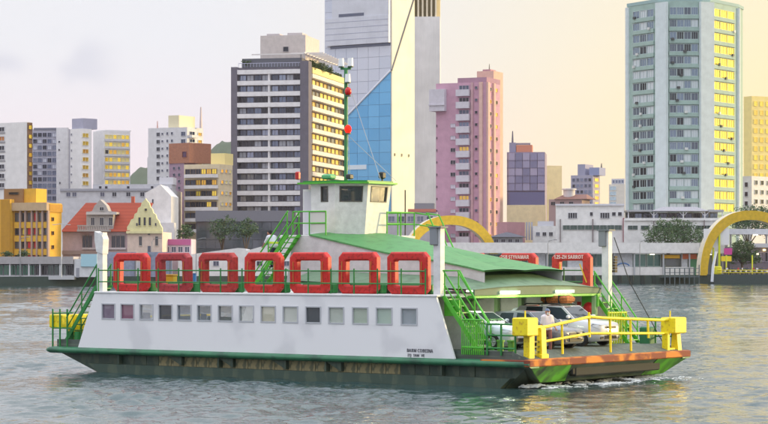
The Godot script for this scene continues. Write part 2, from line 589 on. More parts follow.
	for r in 11:
		var y := 131.5 + r * 7.4
		window_front(b, 156.5, 160, y, y + 4.0, frame, dark, 1)
		window_front(b, 161.5, 163.3, y + 0.5, y + 2.6, frame, grey_pane, 0)
		window_front(b, 166.5, 168.2, y, y + 2.8, frame, grey_pane, 0)
		window_front(b, 171, 173, y, y + 2.8, frame, grey_pane, 0)
		window_front(b, 181, 185.5, y, y + 4.4, frame, pane(74, 84, 108, 0.4), 1)
		on_right(b, "balcony", white2, 188.5, 195, y + 3.4, y + 6.0, 0.0, 1.2)
		window_right(b, 189, 194.5, y - 0.4, y + 3.2, frame, dark, 1)
		window_right(b, 197.5, 201.5, y, y + 3.2, frame, sunset_amber2, 0)
	mast_on(b, 150, 127, 119, 0.25, mat(196, 150, 140, 0.6))
	mast_on(b, 190, 127, 106, 0.5, mat(205, 190, 190, 0.6), 6.0)
	on_front(b, "side_wing", white2, 143.5, 148.4, 156, 262, -9.0, -2.0)
	# orange and mauve block
	b = block("mauve_brick_block", "orange brick topped block with a mauve wing beside the white corner tower", 169, 184, 196, 150, 612, 40, mat(164, 138, 158, 0.85, 0.0, "s0.09"))
	on_front(b, "brick_top", mat(172, 118, 96, 0.85, 0.0, "g0.2"), 169.4, 190, 143, 163, -8.0, 0.25)
	window_front(b, 183, 187.5, 151.5, 157.5, mat(140, 90, 80, 0.7), pane(96, 70, 96, 0.3), 0, 0.25)
	for r in 8:
		for x in [173.0, 178.0]:
			window_front(b, x, x + 2.6, 166.5 + r * 6.6, 169.5 + r * 6.6, mat(176, 160, 176, 0.7), grey_pane, 0)
	# balcony block with curved white bands
	b = block("balcony_block", "cream apartment block with curved white balcony bands and golden windows beside mauve wing", 184, 219, 232.5, 164, 596, 22, mat(222, 206, 176, 0.85, 0.0, "s0.09"))
	for r in 6:
		var y := 168.0 + r * 11.0
		for c in 6:
			var x := 185.4 + c * 5.3
			window_front(b, x, x + 5.0, y + 0.6, y + 6.0, mat(120, 104, 96, 0.7), any([sunset_amber2, sunset_amber, dark, sunset_amber]) if c > 1 else any([dark, grey_pane]), 1, 0.08)
		var s := Shape.new()
		var pl := PackedVector2Array()
		var x0 := b.fx(184.5); var x1 := b.fx(218.2)
		pl.append(Vector2(x0, 0.0))
		for k in 13:
			var t := k / 12.0
			pl.append(Vector2(lerpf(x0, x1, t), 0.35 + 1.5 * sqrt(maxf(0.0, 1.0 - pow(absf(2.0 * t - 1.0), 6.0)))))
		pl.append(Vector2(x1, 0.0))
		s.prism(pl, b.hy(y + 9.6), b.hy(y + 6.2), Transform3D(Basis(Vector3(1, 0, 0), Vector3(0, 0, 1), Vector3(0, 1, 0)), Vector3.ZERO))
		put(b.node, "balcony", s.done(), mat(226, 222, 224, 0.8, 0.0, "s0.09"))
		for c in 3:
			window_right(b, 220.5 + c * 4.0, 223.3 + c * 4.0, y + 1, y + 4.6, frame, any([sunset_amber2, sunset_cream]), 0)
	roof_box(b, "roof_block", mat(232, 214, 150, 0.85), 204, 218, 152.5, 164, 5.0, 4.0)
	# white warehouse wall behind the house
	b = block("white_warehouse", "windowless white warehouse with a sloped top beside the red roofed house", 145, 171, 171, 192, 540, 2, null, 14.0)
	var sw := Shape.new()
	sw.prism(PackedVector2Array([Vector2(-b.w, 0), Vector2(0, 0), Vector2(0, b.hy(196)), Vector2(-b.w * 0.42, b.hy(184.5)), Vector2(-b.w, b.hy(193))]), -14.0, 0.0)
	put(b.node, "wall", sw.done(), white)
	on_front(b, "annex", white2, 160, 176, 223, 262, 0.0, 4.0)
	window_front(b, 152, 153.5, 199, 204, frame, dark, 0)
	# magenta low building
	b = block("magenta_low_building", "low building with a magenta upper band between the gabled house and glass hall", 163, 191, 191, 239, 505, 2, mat(196, 178, 190, 0.85), 9.0)
	on_front(b, "magenta_band", mat(176, 92, 142, 0.7), 163, 191, 239.4, 245, 0.0, 0.3)
	for c in 4: window_front(b, 164.5 + c * 6.7, 169.5 + c * 6.7, 246.5, 252.5, mat(220, 216, 220, 0.7), grey_pane, 1)
	build_orange()
	build_gabled_house()
	build_riverside_hall()
	# dark glass hall
	b = block("dark_glass_hall", "dark grey glass hall with green reflections behind the ferry floats", 196, 291, 291, 211, 560, 2, mat(96, 98, 108, 0.7, 0.0, "g0.1"), 16.0)
	for r in 4:
		for c in 10:
			var x := 197.0 + c * 9.3
			on_front(b, "glass_panel", any([pane(92, 100, 108, 0.35, 0.1), pane(84, 94, 102, 0.35, 0.12), pane(98, 104, 114, 0.35, 0.1)]), x, x + 8.9, 222.0 + r * 9.0, 230.6 + r * 9.0, 0.0, 0.15)
	on_front(b, "fascia", mat(120, 120, 130, 0.75), 195.5, 291.5, 210.6, 221.5, 0.0, 0.5)
	# white sheds with sloped roofs at the water
	for q in [[178, 246, 249, "long white sloped roof shed on the bank behind the floats", 256], [238, 300, 239, "white shed with curved roof tanks on the bank behind the floats", 253]]:
		b = block("white_shed", q[3], q[0], q[1], q[1], q[4], 500, 1, null, 10.0)
		var s2 := Shape.new()
		s2.prism(PackedVector2Array([Vector2(-b.w, 0), Vector2(0, 0), Vector2(0, b.hy(q[2])), Vector2(-b.w * 0.12, b.hy(q[2] - 1.0)), Vector2(-b.w, b.hy(q[4]))]), -10.0, 0.0)
		put(b.node, "wall", s2.done(), white)
		for c in 4:
			var x: float = q[0] + 5 + c * (q[1] - q[0] - 8) / 4.0
			window_front(b, x, x + 6, 261, 266, frame, any([grey_pane, dark]), 1)
	# street lamps along the quay
	var spots := [[20, 474, "grey street lamp on the quay before the low glass hall"], [152, 492, "grey street lamp on the quay before the gabled house"], [196, 496, "grey street lamp on the quay beside the magenta building"], [268, 500, "grey street lamp on the quay before the white shed"], [548, 530, "grey street lamp on the quay before the white annex"], [640, 536, "grey street lamp on the quay before the roof terrace wing"], [700, 538, "grey street lamp on the quay beside the right yellow arch"]]
	for q in spots:
		var lp := thing("street_lamp", q[2], "street lamp", Vector3(P(q[0], 270, q[1]).x, GROUND, -q[1]), rng.randf_range(-0.4, 0.4), "street lamps on the far bank")
		var ls := Shape.new()
		ls.tube([Vector3.ZERO, Vector3(0, 7.4, 0), Vector3(0.3, 8.0, 0), Vector3(1.5, 8.3, 0)], 0.11, 0.06, 6)
		put(lp, "pole", ls.done(), mat(150, 152, 156, 0.6))
		ls = Shape.new()
		ls.soft_box(Vector3(1.75, 8.28, 0), Vector3(0.8, 0.16, 0.34), 0.05)
		put(lp, "lamp_head", ls.done(), mat(120, 122, 126, 0.5))

func build_orange() -> void:
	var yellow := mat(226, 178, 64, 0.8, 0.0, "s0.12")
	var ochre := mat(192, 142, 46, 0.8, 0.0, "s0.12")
	var b := block("orange_building", "orange yellow three storey building with grey fins and red panels on the bank", -26, 48, 61.5, 203, 488, 22, yellow, 14.0)
	# big left flank and roof house
	on_front(b, "side_block", yellow, -26, 14, 199, 262, 0.0, 1.6)
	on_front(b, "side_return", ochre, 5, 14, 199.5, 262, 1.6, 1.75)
	roof_box(b, "roof_house", mat(146, 112, 76, 0.8), 0, 19, 188, 203.5, 5.0, 1.5)
	on_front(b, "roof_house_side", yellow, 19, 31, 188, 203.5, -6.5, -2.0)
	window_front(b, 5, 15, 191.5, 194, mat(110, 90, 70, 0.7), mat(40, 36, 36, 0.6), 0, -1.5)
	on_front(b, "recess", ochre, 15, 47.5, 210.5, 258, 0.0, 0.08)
	on_front(b, "cornice", mat(196, 170, 138, 0.8, 0.0, "s0.12"), 14, 49, 202.5, 210.5, 0.0, 1.1)
	for k in 3:
		on_front(b, "spandrel", yellow, 15, 47.5, 225.0 + k * 13.5 - 3.0, 225.0 + k * 13.5 + 3.0, 0.08, 0.5)
	for x in [21.4, 26.6, 33.0, 38.0, 43.6, 49.0]:
		on_front(b, "fin", mat(168, 144, 132, 0.8), x - 0.7, x + 0.7, 210.6, 258, 0.08, 0.75)
	for r in 4:
		var y := 212.5 + r * 13.5
		for c in 6:
			var x: float = [15.3, 22.6, 27.8, 34.2, 39.2, 44.8][c]
			var w: float = [4.4, 2.8, 4.0, 2.8, 3.2, 2.4][c]
			var m: Material = mat(206, 46, 50, 0.6) if (c == 2 or c == 3) and not (r == 0 and c == 3 and false) else any([pane(60, 62, 70, 0.3), pane(96, 100, 104, 0.3), mat(236, 206, 90, 0.5), pane(44, 46, 56, 0.3)])
			if c == 2 and r == 0: m = mat(92, 86, 92, 0.6)
			window_front(b, x, x + w, y, y + 9.0, mat(120, 104, 96, 0.7), m, 0, 0.1)
	for r in 3:
		window_right(b, 51, 53.4, 217 + r * 14.0, 221 + r * 14.0, mat(170, 128, 60, 0.7), pane(60, 56, 60, 0.3), 0)
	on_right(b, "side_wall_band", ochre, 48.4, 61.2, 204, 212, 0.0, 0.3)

func build_gabled_house() -> void:
	var cream := mat(232, 226, 178, 0.85, 0.0, "s0.15")
	var pinkish := mat(204, 182, 190, 0.85, 0.0, "s0.15")
	var stone := mat(176, 172, 172, 0.85, 0.0, "s0.15")
	var tile := mat(168, 76, 56, 0.85)
	var tile2 := mat(158, 70, 52, 0.85)
	var dark := pane(58, 64, 76, 0.3)
	var frame := mat(190, 184, 176, 0.7)
	var b := block("gabled_house", "old house with red tiled roof, stepped cream gable and grey dormer on the bank", 62, 163, 163, 231, 498, 4, null, 14.0, "", "house")
	var n := b.node
	var eave := b.hy(231.5)
	var ridge := b.hy(202.5)
	on_front(b, "wall", pinkish, 62.5, 132.5, 231.5, 262, -13.0, 0.0)
	on_front(b, "gable_wall", mat(226, 206, 196, 0.85, 0.0, "s0.15"), 127.5, 162.5, 232, 262, -12.0, 0.5)
	# main roof of tile rows, hipped at the left
	var x0 := b.fx(61.5); var x1 := b.fx(130.0)
	var rows := 17
	for k in rows:
		var t0 := float(k) / rows; var t1 := float(k + 1) / rows
		var s := Shape.new()
		var l0 := lerpf(x0, b.fx(80.5), t0); var l1 := lerpf(x0, b.fx(80.5), t1)
		var r0 := lerpf(x1, b.fx(148.0), t0); var r1 := lerpf(x1, b.fx(148.0), t1)
		var y0 := lerpf(eave, ridge, t0); var y1 := lerpf(eave, ridge, t1)
		var z0 := lerpf(0.9, -5.5, t0); var z1 := lerpf(0.9, -5.5, t1)
		s.hexa([Vector3(l0, y0, z0), Vector3(r0, y0, z0), Vector3(r0, y0 - 0.1, z0 - 1.0), Vector3(l0, y0 - 0.1, z0 - 1.0), Vector3(l1, y1 + 0.1, z1), Vector3(r1, y1 + 0.1, z1), Vector3(r1, y1, z1 - 1.0), Vector3(l1, y1, z1 - 1.0)])
		put(n, "roof_course", s.done(), tile if k % 2 == 0 else tile2)
	var s := Shape.new()
	s.hexa([Vector3(x0, eave, 0.6), Vector3(x1, eave, 0.6), Vector3(x1, eave, -13), Vector3(x0, eave, -13), Vector3(b.fx(80.5), ridge, -5.4), Vector3(b.fx(147), ridge, -5.4), Vector3(b.fx(147), ridge, -7.5), Vector3(b.fx(80.5), ridge, -7.5)])
	put(n, "roof", s.done(), tile2)
	# stepped gable front
	var gp := PackedVector2Array()
	for q in [[127.5, 232], [127.5, 227], [129.5, 224], [131.5, 219.5], [134.0, 218.5], [135.0, 214], [137.5, 212.5], [138.6, 208], [141, 206.5], [142.2, 202.5], [144.4, 200.5], [146, 198.5], [147.4, 201], [149.6, 203], [150.6, 207], [152.6, 209], [153.8, 213], [156, 214.5], [157.2, 219], [159, 220.5], [160.4, 224.5], [162.5, 228], [162.5, 232]]:
		gp.append(Vector2(b.fx(q[0]), b.hy(q[1])))
	s = Shape.new()
	s.prism(gp, -0.4, 0.7)
	put(n, "gable", s.done(), cream)
	on_front(b, "gable_cornice", cream, 127, 163, 231, 233.5, 0.7, 1.1)
	for x in [139.8, 145.0, 150.2]:
		window_front(b, x - 1.0, x + 1.4, 217, 226, mat(206, 198, 150, 0.7), dark, 0, 0.7)
	window_front(b, 145.0, 147.6, 208.5, 211, mat(206, 198, 150, 0.7), dark, 0, 0.7)
	window_front(b, 136.6, 138.2, 223, 226, frame, dark, 0, 0.7)
	window_front(b, 155.4, 157.0, 223, 226, frame, dark, 0, 0.7)
	for x in [140.8, 157.0]: window_front(b, x - 1.5, x + 1.5, 236, 246, frame, dark, 1, 0.5)
	window_front(b, 148, 150.6, 233.6, 235, frame, dark, 0, 0.5)
	on_front(b, "door", mat(92, 98, 116, 0.6), 148.0, 151.0, 246, 258, 0.5, 0.6)
	# dormer with balcony
	on_front(b, "dormer_wall", stone, 86.5, 113.5, 211.5, 231, -4.5, 0.4)
	var dp := PackedVector2Array()
	for q in [[88, 212], [92.5, 211], [95, 205.5], [98, 202.5], [100.5, 199.5], [103.5, 202.5], [106.5, 205.5], [109, 211], [117, 212], [117, 214], [88, 214]]:
		dp.append(Vector2(b.fx(q[0]), b.hy(q[1])))
	s = Shape.new()
	s.prism(dp, -3.0, 0.7)
	put(n, "dormer_gable", s.done(), stone)
	on_front(b, "dormer_cornice", mat(196, 192, 190, 0.8), 87, 117.5, 212.4, 214.6, 0.7, 1.2)
	for x in [93.0, 102.0, 111.0]: window_front(b, x - 2.0, x + 2.0, 217, 226, mat(210, 206, 204, 0.7), dark, 1, 0.4)
	window_front(b, 100.0, 104.6, 207.0, 210.6, mat(210, 206, 204, 0.7), dark, 1, 0.7)
	on_front(b, "balcony_floor", stone, 79.5, 111.5, 229.6, 231.6, 0.0, 3.0)
	for k in 14:
		on_front(b, "baluster", stone, 80.2 + k * 2.25, 81.4 + k * 2.25, 226.4, 229.6, 2.5, 2.9)
	on_front(b, "balcony_rail", stone, 79.8, 111.2, 225.2, 226.4, 2.4, 3.0)
	# lower storey openings
	for q in [[82.5, 92.5], [111.5, 125.5]]:
		for k in 3:
			var w: float = (q[1] - q[0]) / 3.0
			window_front(b, q[0] + k * w, q[0] + k * w + w * 0.86, 235, 249.5, mat(150, 142, 140, 0.7), dark, 1, 0.1)
	on_front(b, "porch_rail", mat(196, 186, 190, 0.8), 82, 126, 247.5, 249.5, 0.3, 0.5)
	on_front(b, "base_band", mat(160, 140, 136, 0.85), 62, 127.5, 250.5, 254.5, 0.0, 0.5)
	brick(n, "chimney", mat(178, 92, 72, 0.85), Vector3(b.fx(128.0), b.hy(201.5), -6.0), Vector3(0.7, 2.6, 0.7))

func build_riverside_hall() -> void:
	var grey := mat(176, 172, 176, 0.85, 0.0, "s0.15")
	var b := block("riverside_hall", "long low grey hall with flat roof slab and glass front on the quay", -30, 74, 74, 258, 476, 3, mat(120, 120, 128, 0.85), 8.0)
	on_front(b, "roof_slab", grey, -31, 75, 256.6, 264, -8.0, 2.2)
	on_front(b, "plinth", mat(190, 190, 194, 0.85), -31, 76, 275.5, 279.5, 0.0, 2.4)
	for k in 16:
		var x := -28.0 + k * 6.3
		window_front(b, x, x + 5.7, 264.8, 275.4, mat(150, 150, 156, 0.7), any([pane(84, 100, 100, 0.4), pane(70, 84, 88, 0.4), pane(110, 124, 124, 0.4), pane(56, 60, 68, 0.4)]) if x > 34 else any([pane(70, 112, 98, 0.4), pane(82, 122, 108, 0.4)]), 1)
	for x in [-6.0, 11.0, 30.0, 41.0, 61.0]:
		on_front(b, "column", mat(214, 212, 216, 0.8), x, x + 1.1, 264, 276, 1.4, 2.0)
	var h := block("white_kiosk", "small white riverside kiosk with pale blue panel beside the grey hall", 74, 98, 98, 259, 474, 3, mat(224, 224, 230, 0.8, 0.0, "s0.15"), 6.0)
	on_front(h, "blue_panel", mat(168, 206, 220, 0.5), 81, 97, 254, 266.5, 0.0, 0.4)
	on_front(h, "door", mat(150, 150, 160, 0.6), 76, 79, 268, 277.5, 0.0, 0.1)
	for k in 2:
		var t := block("grey_sign_board", ["blue grey hoarding board on the quay behind the first red float", "blue grey hoarding board on the quay between two red floats"][k], [98, 147][k], [136, 172][k], [136, 172][k], [252, 252][k], 482, 2, null, 1.0, "", "hoarding")
		on_front(t, "board", mat(150, 156, 180, 0.7, 0.0, "g0.2"), [98, 147][k], [136, 172][k], 252, 277, -0.4, 0.0)
		for c in 3:
			var x: float = [98, 147][k] + 3 + c * ([36, 22][k] - 2) / 2.0
			on_front(t, "support_post", mat(120, 120, 126, 0.7), x - 0.4, x + 0.4, 254, 277.4, 0.0, 0.25)
	var pole := thing("lamp_post", "thin white lamp post on the quay before the orange building", "lamp post", P(61.3, 278, 472))
	pole.position.y = GROUND
	var s := Shape.new()
	s.tube([Vector3.ZERO, Vector3(0, 11, 0)], 0.12, 0.07, 6)
	put(pole, "pole", s.done(), mat(214, 214, 214, 0.5))
	s = Shape.new()
	s.tube([Vector3(-1.4, 10.8, 0), Vector3(0, 11, 0), Vector3(1.4, 10.8, 0)], 0.06, 0.06, 5)
	s.box(Vector3(-1.5, 10.8, 0), Vector3(0.7, 0.15, 0.3)); s.box(Vector3(1.5, 10.8, 0), Vector3(0.7, 0.15, 0.3))
	put(pole, "lamp_arm", s.done(), mat(190, 190, 190, 0.5))
	for k in 4:
		bush("round_shrub", "clipped green shrub on the hall roof below the orange building", P(5.0 + k * 3.0 if k < 2 else 16.0 + k * 2.6, 256.5, 478), 0.9, "shrubs below the orange building")

func build_middle_bank() -> void:
	var frame := mat(196, 196, 204, 0.6)
	var dark := pane(50, 54, 66, 0.3)
	var grey_pane := pane(86, 94, 112, 0.45)
	var blue := pane(116, 128, 152, 0.5)
	var pale := mat(190, 194, 206, 0.5)
	var sunset_amber := pane(250, 226, 104, 0.75, 0.12)  # sunset reflection is part of this pane tint
	var sunset_amber2 := pane(236, 196, 96, 0.6, 0.15)
	var slate_pane := pane(120, 128, 146, 0.5)  # mid slate blue glass, mixed in among the other panes
	# ---- dark balcony tower
	var mauve := mat(120, 116, 130, 0.8, 0.0, "s0.08")
	var white := mat(236, 234, 238, 0.75, 0.0, "s0.08")
	var b := block("dark_balcony_tower", "dark grey tower with white balcony bands and a planted roof terrace", 231.5, 302, 345, 66, 620, 12, null)
	var n := b.node
	var top := b.hy(66)
	brick(n, "wall", mauve, Vector3(-b.w * 0.5, top * 0.5, -b.d * 0.5 - 1.4), Vector3(b.w - 1.4, top, b.d - 1.4))
	on_front(b, "corner_pier", mat(116, 112, 126, 0.8, 0.0, "s0.08"), 231.5, 237.5, 66, 262, -1.4, 0.6)
	on_front(b, "corner_pier", mat(112, 108, 122, 0.8, 0.0, "s0.08"), 300.6, 309, 61, 262, -3.0, 0.6)
	for r in 14:
		var y := 69.0 + r * 11.05
		on_front(b, "balcony", white, 237.5, 300.6, y, y + 4.4, -1.4, 0.5)
		on_front(b, "mid_pier", white, 268.2, 269.8, y + 4.4, y + 11.05, -1.4, 0.3)
		for c in 8:
			var x := 237.8 + c * 3.85 if c < 4 else 270.0 + (c - 4) * 7.6
			var w := 3.6 if c < 4 else 7.3
			if c < 4: x = 237.8 + c * 7.6; w = 7.3
			window_front(b, x, x + w, y + 4.9, y + 10.6, mat(110, 108, 122, 0.7), any([dark, grey_pane, blue, blue, pane(150, 160, 182, 0.5), pale, grey_pane]), 1, -1.35)
		# right side
		on_right(b, "balcony", mat(230, 226, 220, 0.75, 0.0, "s0.08"), 309.5, 345, y + 2.0, y + 6.0, -1.4, 0.9)
		for c in 9:
			var x := 310.2 + c * 3.85
			window_right(b, x, x + 3.3, y + 6.5, y + 11.8, mat(150, 136, 110, 0.7), any([mat(240, 216, 112, 0.4), mat(236, 204, 96, 0.4), sunset_amber2, slate_pane, mat(244, 224, 130, 0.4)]), 0, -0.66)  # yellow fills paint the sunset light on these panes
	on_right(b, "corner_pier", mauve, 345, 346.5, 70, 262, -3.0, 0.3)
	# top storey, pergola, lift house, plants
	roof_box(b, "roof_storey", mat(96, 98, 108, 0.8), 240, 300, 57, 66.2, 20.0, 2.0)
	roof_box(b, "lift_house", mat(212, 202, 200, 0.8, 0.0, "s0.1"), 255.5, 301, 33, 58, 16.0, 5.0)
	roof_box(b, "lift_house_cap", mat(190, 182, 184, 0.8), 260, 273, 30.5, 33.4, 6.0, 7.0)
	roof_box(b, "lift_house_cap", mat(190, 182, 184, 0.8), 281, 296, 30, 33.4, 6.0, 7.0)
	window_front(b, 278.5, 284, 44.5, 49.5, mat(150, 144, 150, 0.7), dark, 0, -5.0)
	on_front(b, "roof_rail", mat(176, 176, 200, 0.5), 238, 301, 62.0, 62.5, -0.4, -0.3)
	for k in 22: on_front(b, "rail_post", mat(176, 176, 200, 0.5), 238.0 + k * 3.0, 238.3 + k * 3.0, 62.5, 66, -0.4, -0.3)
	for k in 12:
		var x := 292.0 + k * 3.6
		var zz := -2.0 - k * 3.4
		brick(n, "pergola_beam", mat(222, 216, 214, 0.7), Vector3(1.0 - k * 0.1, b.hy(52.5), zz), Vector3(9.0, 0.25, 0.5))
	brick(n, "pergola_edge", mat(222, 216, 214, 0.7), Vector3(0.6, b.hy(53.0) + 0.1, -20.0), Vector3(0.4, 0.5, 40.0))
	on_front(b, "pergola_edge", mat(222, 216, 214, 0.7), 250, 304, 52.5, 53.6, -2.0, -1.6)
	for k in 5: brick(n, "pergola_post", mat(160, 156, 160, 0.7), Vector3(-1.0, (b.hy(53) + top) * 0.5, -3.0 - k * 9.0), Vector3(0.4, b.hy(53) - top, 0.4))
	on_right(b, "roof_planter", mat(232, 214, 150, 0.8), 309.5, 345, 64.5, 70.5, -2.5, 0.9)
	var leaf := crown_mesh([[Vector3(-0.2, b.hy(62.0), -10), 2.0], [Vector3(-0.2, b.hy(62.0), -20), 2.0], [Vector3(-0.2, b.hy(62.3), -29), 1.9], [Vector3(-0.8, b.hy(63.5), -10), 1.5], [Vector3(-0.8, b.hy(63.2), -14), 1.5], [Vector3(-0.8, b.hy(63.4), -18), 1.4], [Vector3(-0.8, b.hy(63.6), -22), 1.5], [Vector3(-0.8, b.hy(63.6), -26), 1.4], [Vector3(-0.8, b.hy(63.6), -31), 1.4], [Vector3(-0.8, b.hy(63.8), -36), 1.3], [Vector3(-0.8, b.hy(63.8), -41), 1.4], [Vector3(-0.8, b.hy(63.8), -46), 1.3]], 11000, 0.5, 71)
	put(n, "roof_plants", leaf, foliage(0.055, 0.10, 0.03)).set_meta("kind", "stuff")
	var lf := crown_mesh([[Vector3(b.fx(246), b.hy(61), -1.6), 1.1], [Vector3(b.fx(242), b.hy(60.5), -1.6), 0.8]], 300, 0.4, 72)
	put(n, "roof_plants", lf, foliage(0.055, 0.10, 0.03)).set_meta("kind", "stuff")
	# ---- glass skyscraper
	build_glass_tower()
	# ---- pink tower
	var pink := mat(204, 160, 184, 0.85, 0.0, "s0.08")
	var rose := mat(226, 188, 178, 0.85, 0.0, "s0.08")
	b = block("pink_tower", "pink apartment tower with white balcony stacks and cream right side", 436, 486, 500, 82, 610, 24, pink)
	roof_box(b, "roof_storey", mat(176, 138, 160, 0.85, 0.0, "s0.08"), 457, 486, 77, 82.2, 10.0, 0.5)
	var tall := on_front(b, "lift_tower", mat(222, 184, 170, 0.85, 0.0, "s0.08"), 464.5, 481.5, 68, 262, -16.0, -9.0)
	roof_box(b, "lift_tower_cap", mat(176, 132, 146, 0.85), 469, 477, 66, 68.4, 4.0, 10.0)
	on_front(b, "white_upper_box", mat(212, 208, 220, 0.8, 0.0, "s0.1"), 431.5, 446.5, 88, 110, -6.0, 1.6)
	on_front(b, "box_ledge", mat(212, 208, 220, 0.8, 0.0, "s0.1"), 431, 447, 103.2, 104.4, 1.6, 1.9)
	for r in 13:
		var y := 84.5 + r * 12.3
		on_front(b, "balcony", mat(214, 210, 222, 0.75, 0.0, "s0.1"), 457.5, 470.5, y + 4.6, y + 11.0, 0.0, 1.3)
		window_front(b, 459, 469.5, y + 0.2, y + 4.4, mat(180, 160, 176, 0.7), any([dark, grey_pane, sunset_amber2, blue]), 2)
		if y > 112: window_front(b, 450.5, 455.8, y + 1.2, y + 5.4, mat(196, 176, 188, 0.7), any([pale, mat(206, 200, 214, 0.5), dark]), 1)
		window_front(b, 475, 477.8, y + 1.4, y + 4.4, mat(196, 160, 176, 0.7), any([dark, grey_pane]), 0)
		if y > 112: window_front(b, 435.6 + 0.8, 437.4, y + 2, y + 4.5, mat(180, 140, 160, 0.7), dark, 0)
		window_right(b, 488.5, 491.5, y + 2.0, y + 6.0, mat(226, 190, 180, 0.7), any([grey_pane, sunset_amber2, slate_pane]), 0)
		window_right(b, 494.5, 497.5, y + 2.0, y + 6.0, mat(226, 190, 180, 0.7), any([dark, sunset_amber2]), 0)
	on_front(b, "pilaster", rose, 480, 483, 82, 262, 0.0, 0.7)
	on_front(b, "pilaster", mat(206, 168, 176, 0.85, 0.0, "s0.08"), 471.5, 473.5, 82, 262, 0.0, 0.5)
	on_right(b, "pilaster", rose, 486.3, 488, 82, 262, 0.0, 0.6)
	on_right(b, "pilaster", rose, 492.2, 493.8, 82, 262, 0.0, 0.6)
	mast_on(b, 473, 66, 60, 0.2, mat(90, 90, 90, 0.5), 12.0)
	# pink low block at its foot
	b = block("pink_low_block", "small pink block at the foot of the pink tower", 497, 507, 525, 222, 585, 50, mat(196, 148, 156, 0.85, 0.0, "s0.1"))
	# small dark roofed house near it
	b = block("dark_roof_house", "low house with a dark hipped roof before the small pink block", 492, 523, 523, 237, 575, 3, mat(150, 150, 156, 0.8), 10.0, "", "house")
	var s := Shape.new()
	var y0 := b.hy(237); var y1 := b.hy(232)
	s.hexa([Vector3(-b.w - 0.8, y0, 0.8), Vector3(0.8, y0, 0.8), Vector3(0.8, y0, -10.8), Vector3(-b.w - 0.8, y0, -10.8), Vector3(-b.w + 3.5, y1, -4.5), Vector3(-3.5, y1, -4.5), Vector3(-3.5, y1, -5.5), Vector3(-b.w + 3.5, y1, -5.5)])
	put(b.node, "roof", s.done(), mat(92, 92, 104, 0.8))
	for k in 4: window_front(b, 494.0 + k * 7.0, 498.5 + k * 7.0, 239, 242.5, frame, dark, 1)
	# ---- purple glass block
	b = block("purple_glass_block", "purple blue glass office block with open roof frame beside the pink tower", 507, 545, 545, 152, 640, 6, mat(150, 140, 164, 0.8), 16.0)
	for r in 5:
		for c in 5:
			on_front(b, "glass_panel", any([pane(138, 138, 168, 0.4), pane(150, 150, 178, 0.4), pane(124, 126, 156, 0.4), pane(160, 158, 184, 0.4)]), 508.2 + c * 7.4, 515.0 + c * 7.4, 153.0 + r * 7.6, 160.0 + r * 7.6, 0.0, 0.25)
		on_front(b, "floor_band", mat(112, 108, 134, 0.75), 507, 545, 160.0 + r * 7.6, 160.6 + r * 7.6, 0.0, 0.35)
	on_front(b, "dark_band", pane(104, 106, 140, 0.5), 507.2, 545, 192, 205, 0.0, 0.4)
	on_front(b, "lower_wall", mat(250, 240, 200, 0.8, 0.0, "s0.08"), 507, 546, 205, 262, 0.0, 0.9)
	roof_box(b, "brick_roof_house", mat(206, 140, 118, 0.8), 516, 532, 144.5, 152.2, 6.0, 2.0)
	roof_box(b, "lift_tower", mat(150, 150, 178, 0.7), 509, 515.5, 142, 152.2, 5.0, 2.0)
	on_front(b, "roof_frame", mat(140, 140, 160, 0.6), 513, 530, 142.2, 144.0, -4.0, -3.4)
	on_front(b, "roof_frame", mat(140, 140, 160, 0.6), 528.4, 530, 144, 152.2, -4.0, -3.4)
	mast_on(b, 512, 142, 130, 0.35, mat(96, 96, 120, 0.5))
	b = block("cream_slab_block", "blank cream slab block behind the purple glass block", 541, 544.5, 562, 165.5, 665, 66, mat(238, 222, 180, 0.85, 0.0, "s0.06"))
	# ---- distant trio
	b = block("lilac_stepped_block", "distant stepped lilac block with golden side between cream slab and green tower", 571, 593, 600, 175, 900, 26, mat(166, 164, 186, 0.8, 0.0, "s0.06"))
	roof_box(b, "upper_block", mat(150, 150, 176, 0.8), 577.5, 585, 164, 175.3, 9.0, 0.3)
	roof_box(b, "upper_block", mat(136, 144, 182, 0.7), 589, 599, 167.5, 175.3, 7.0, 0.4)
	for r in 9:
		for c in 5: window_front(b, 572.5 + c * 4.0, 575.4 + c * 4.0, 178.0 + r * 6.0, 181.4 + r * 6.0, mat(156, 152, 176, 0.7), any([grey_pane, blue, dark]), 0)
		window_right(b, 594.6, 598.6, 178.0 + r * 6.0, 181.2 + r * 6.0, mat(230, 200, 150, 0.7), any([sunset_amber, sunset_amber2]), 0)
	mast_on(b, 598, 168, 163, 0.4, mat(80, 80, 90, 0.6))
	b = block("white_distant_block", "distant white block with pale blue panes left of the green tower", 609, 625, 632, 184, 880, 30, mat(224, 220, 214, 0.8, 0.0, "s0.06"))
	for r in 7: window_front(b, 610, 616.5, 186.0 + r * 5.2, 190.0 + r * 5.2, mat(206, 210, 214, 0.7), pane(170, 196, 208, 0.5), 1)
	roof_box(b, "roof_storey", mat(196, 196, 206, 0.8), 611, 624, 178.5, 184.2, 7.0, 0.6)
	for k in 4: window_front(b, 612.0 + k * 3.0, 614.4 + k * 3.0, 179.8, 183, mat(196, 200, 206, 0.7), blue, 0, -0.6)

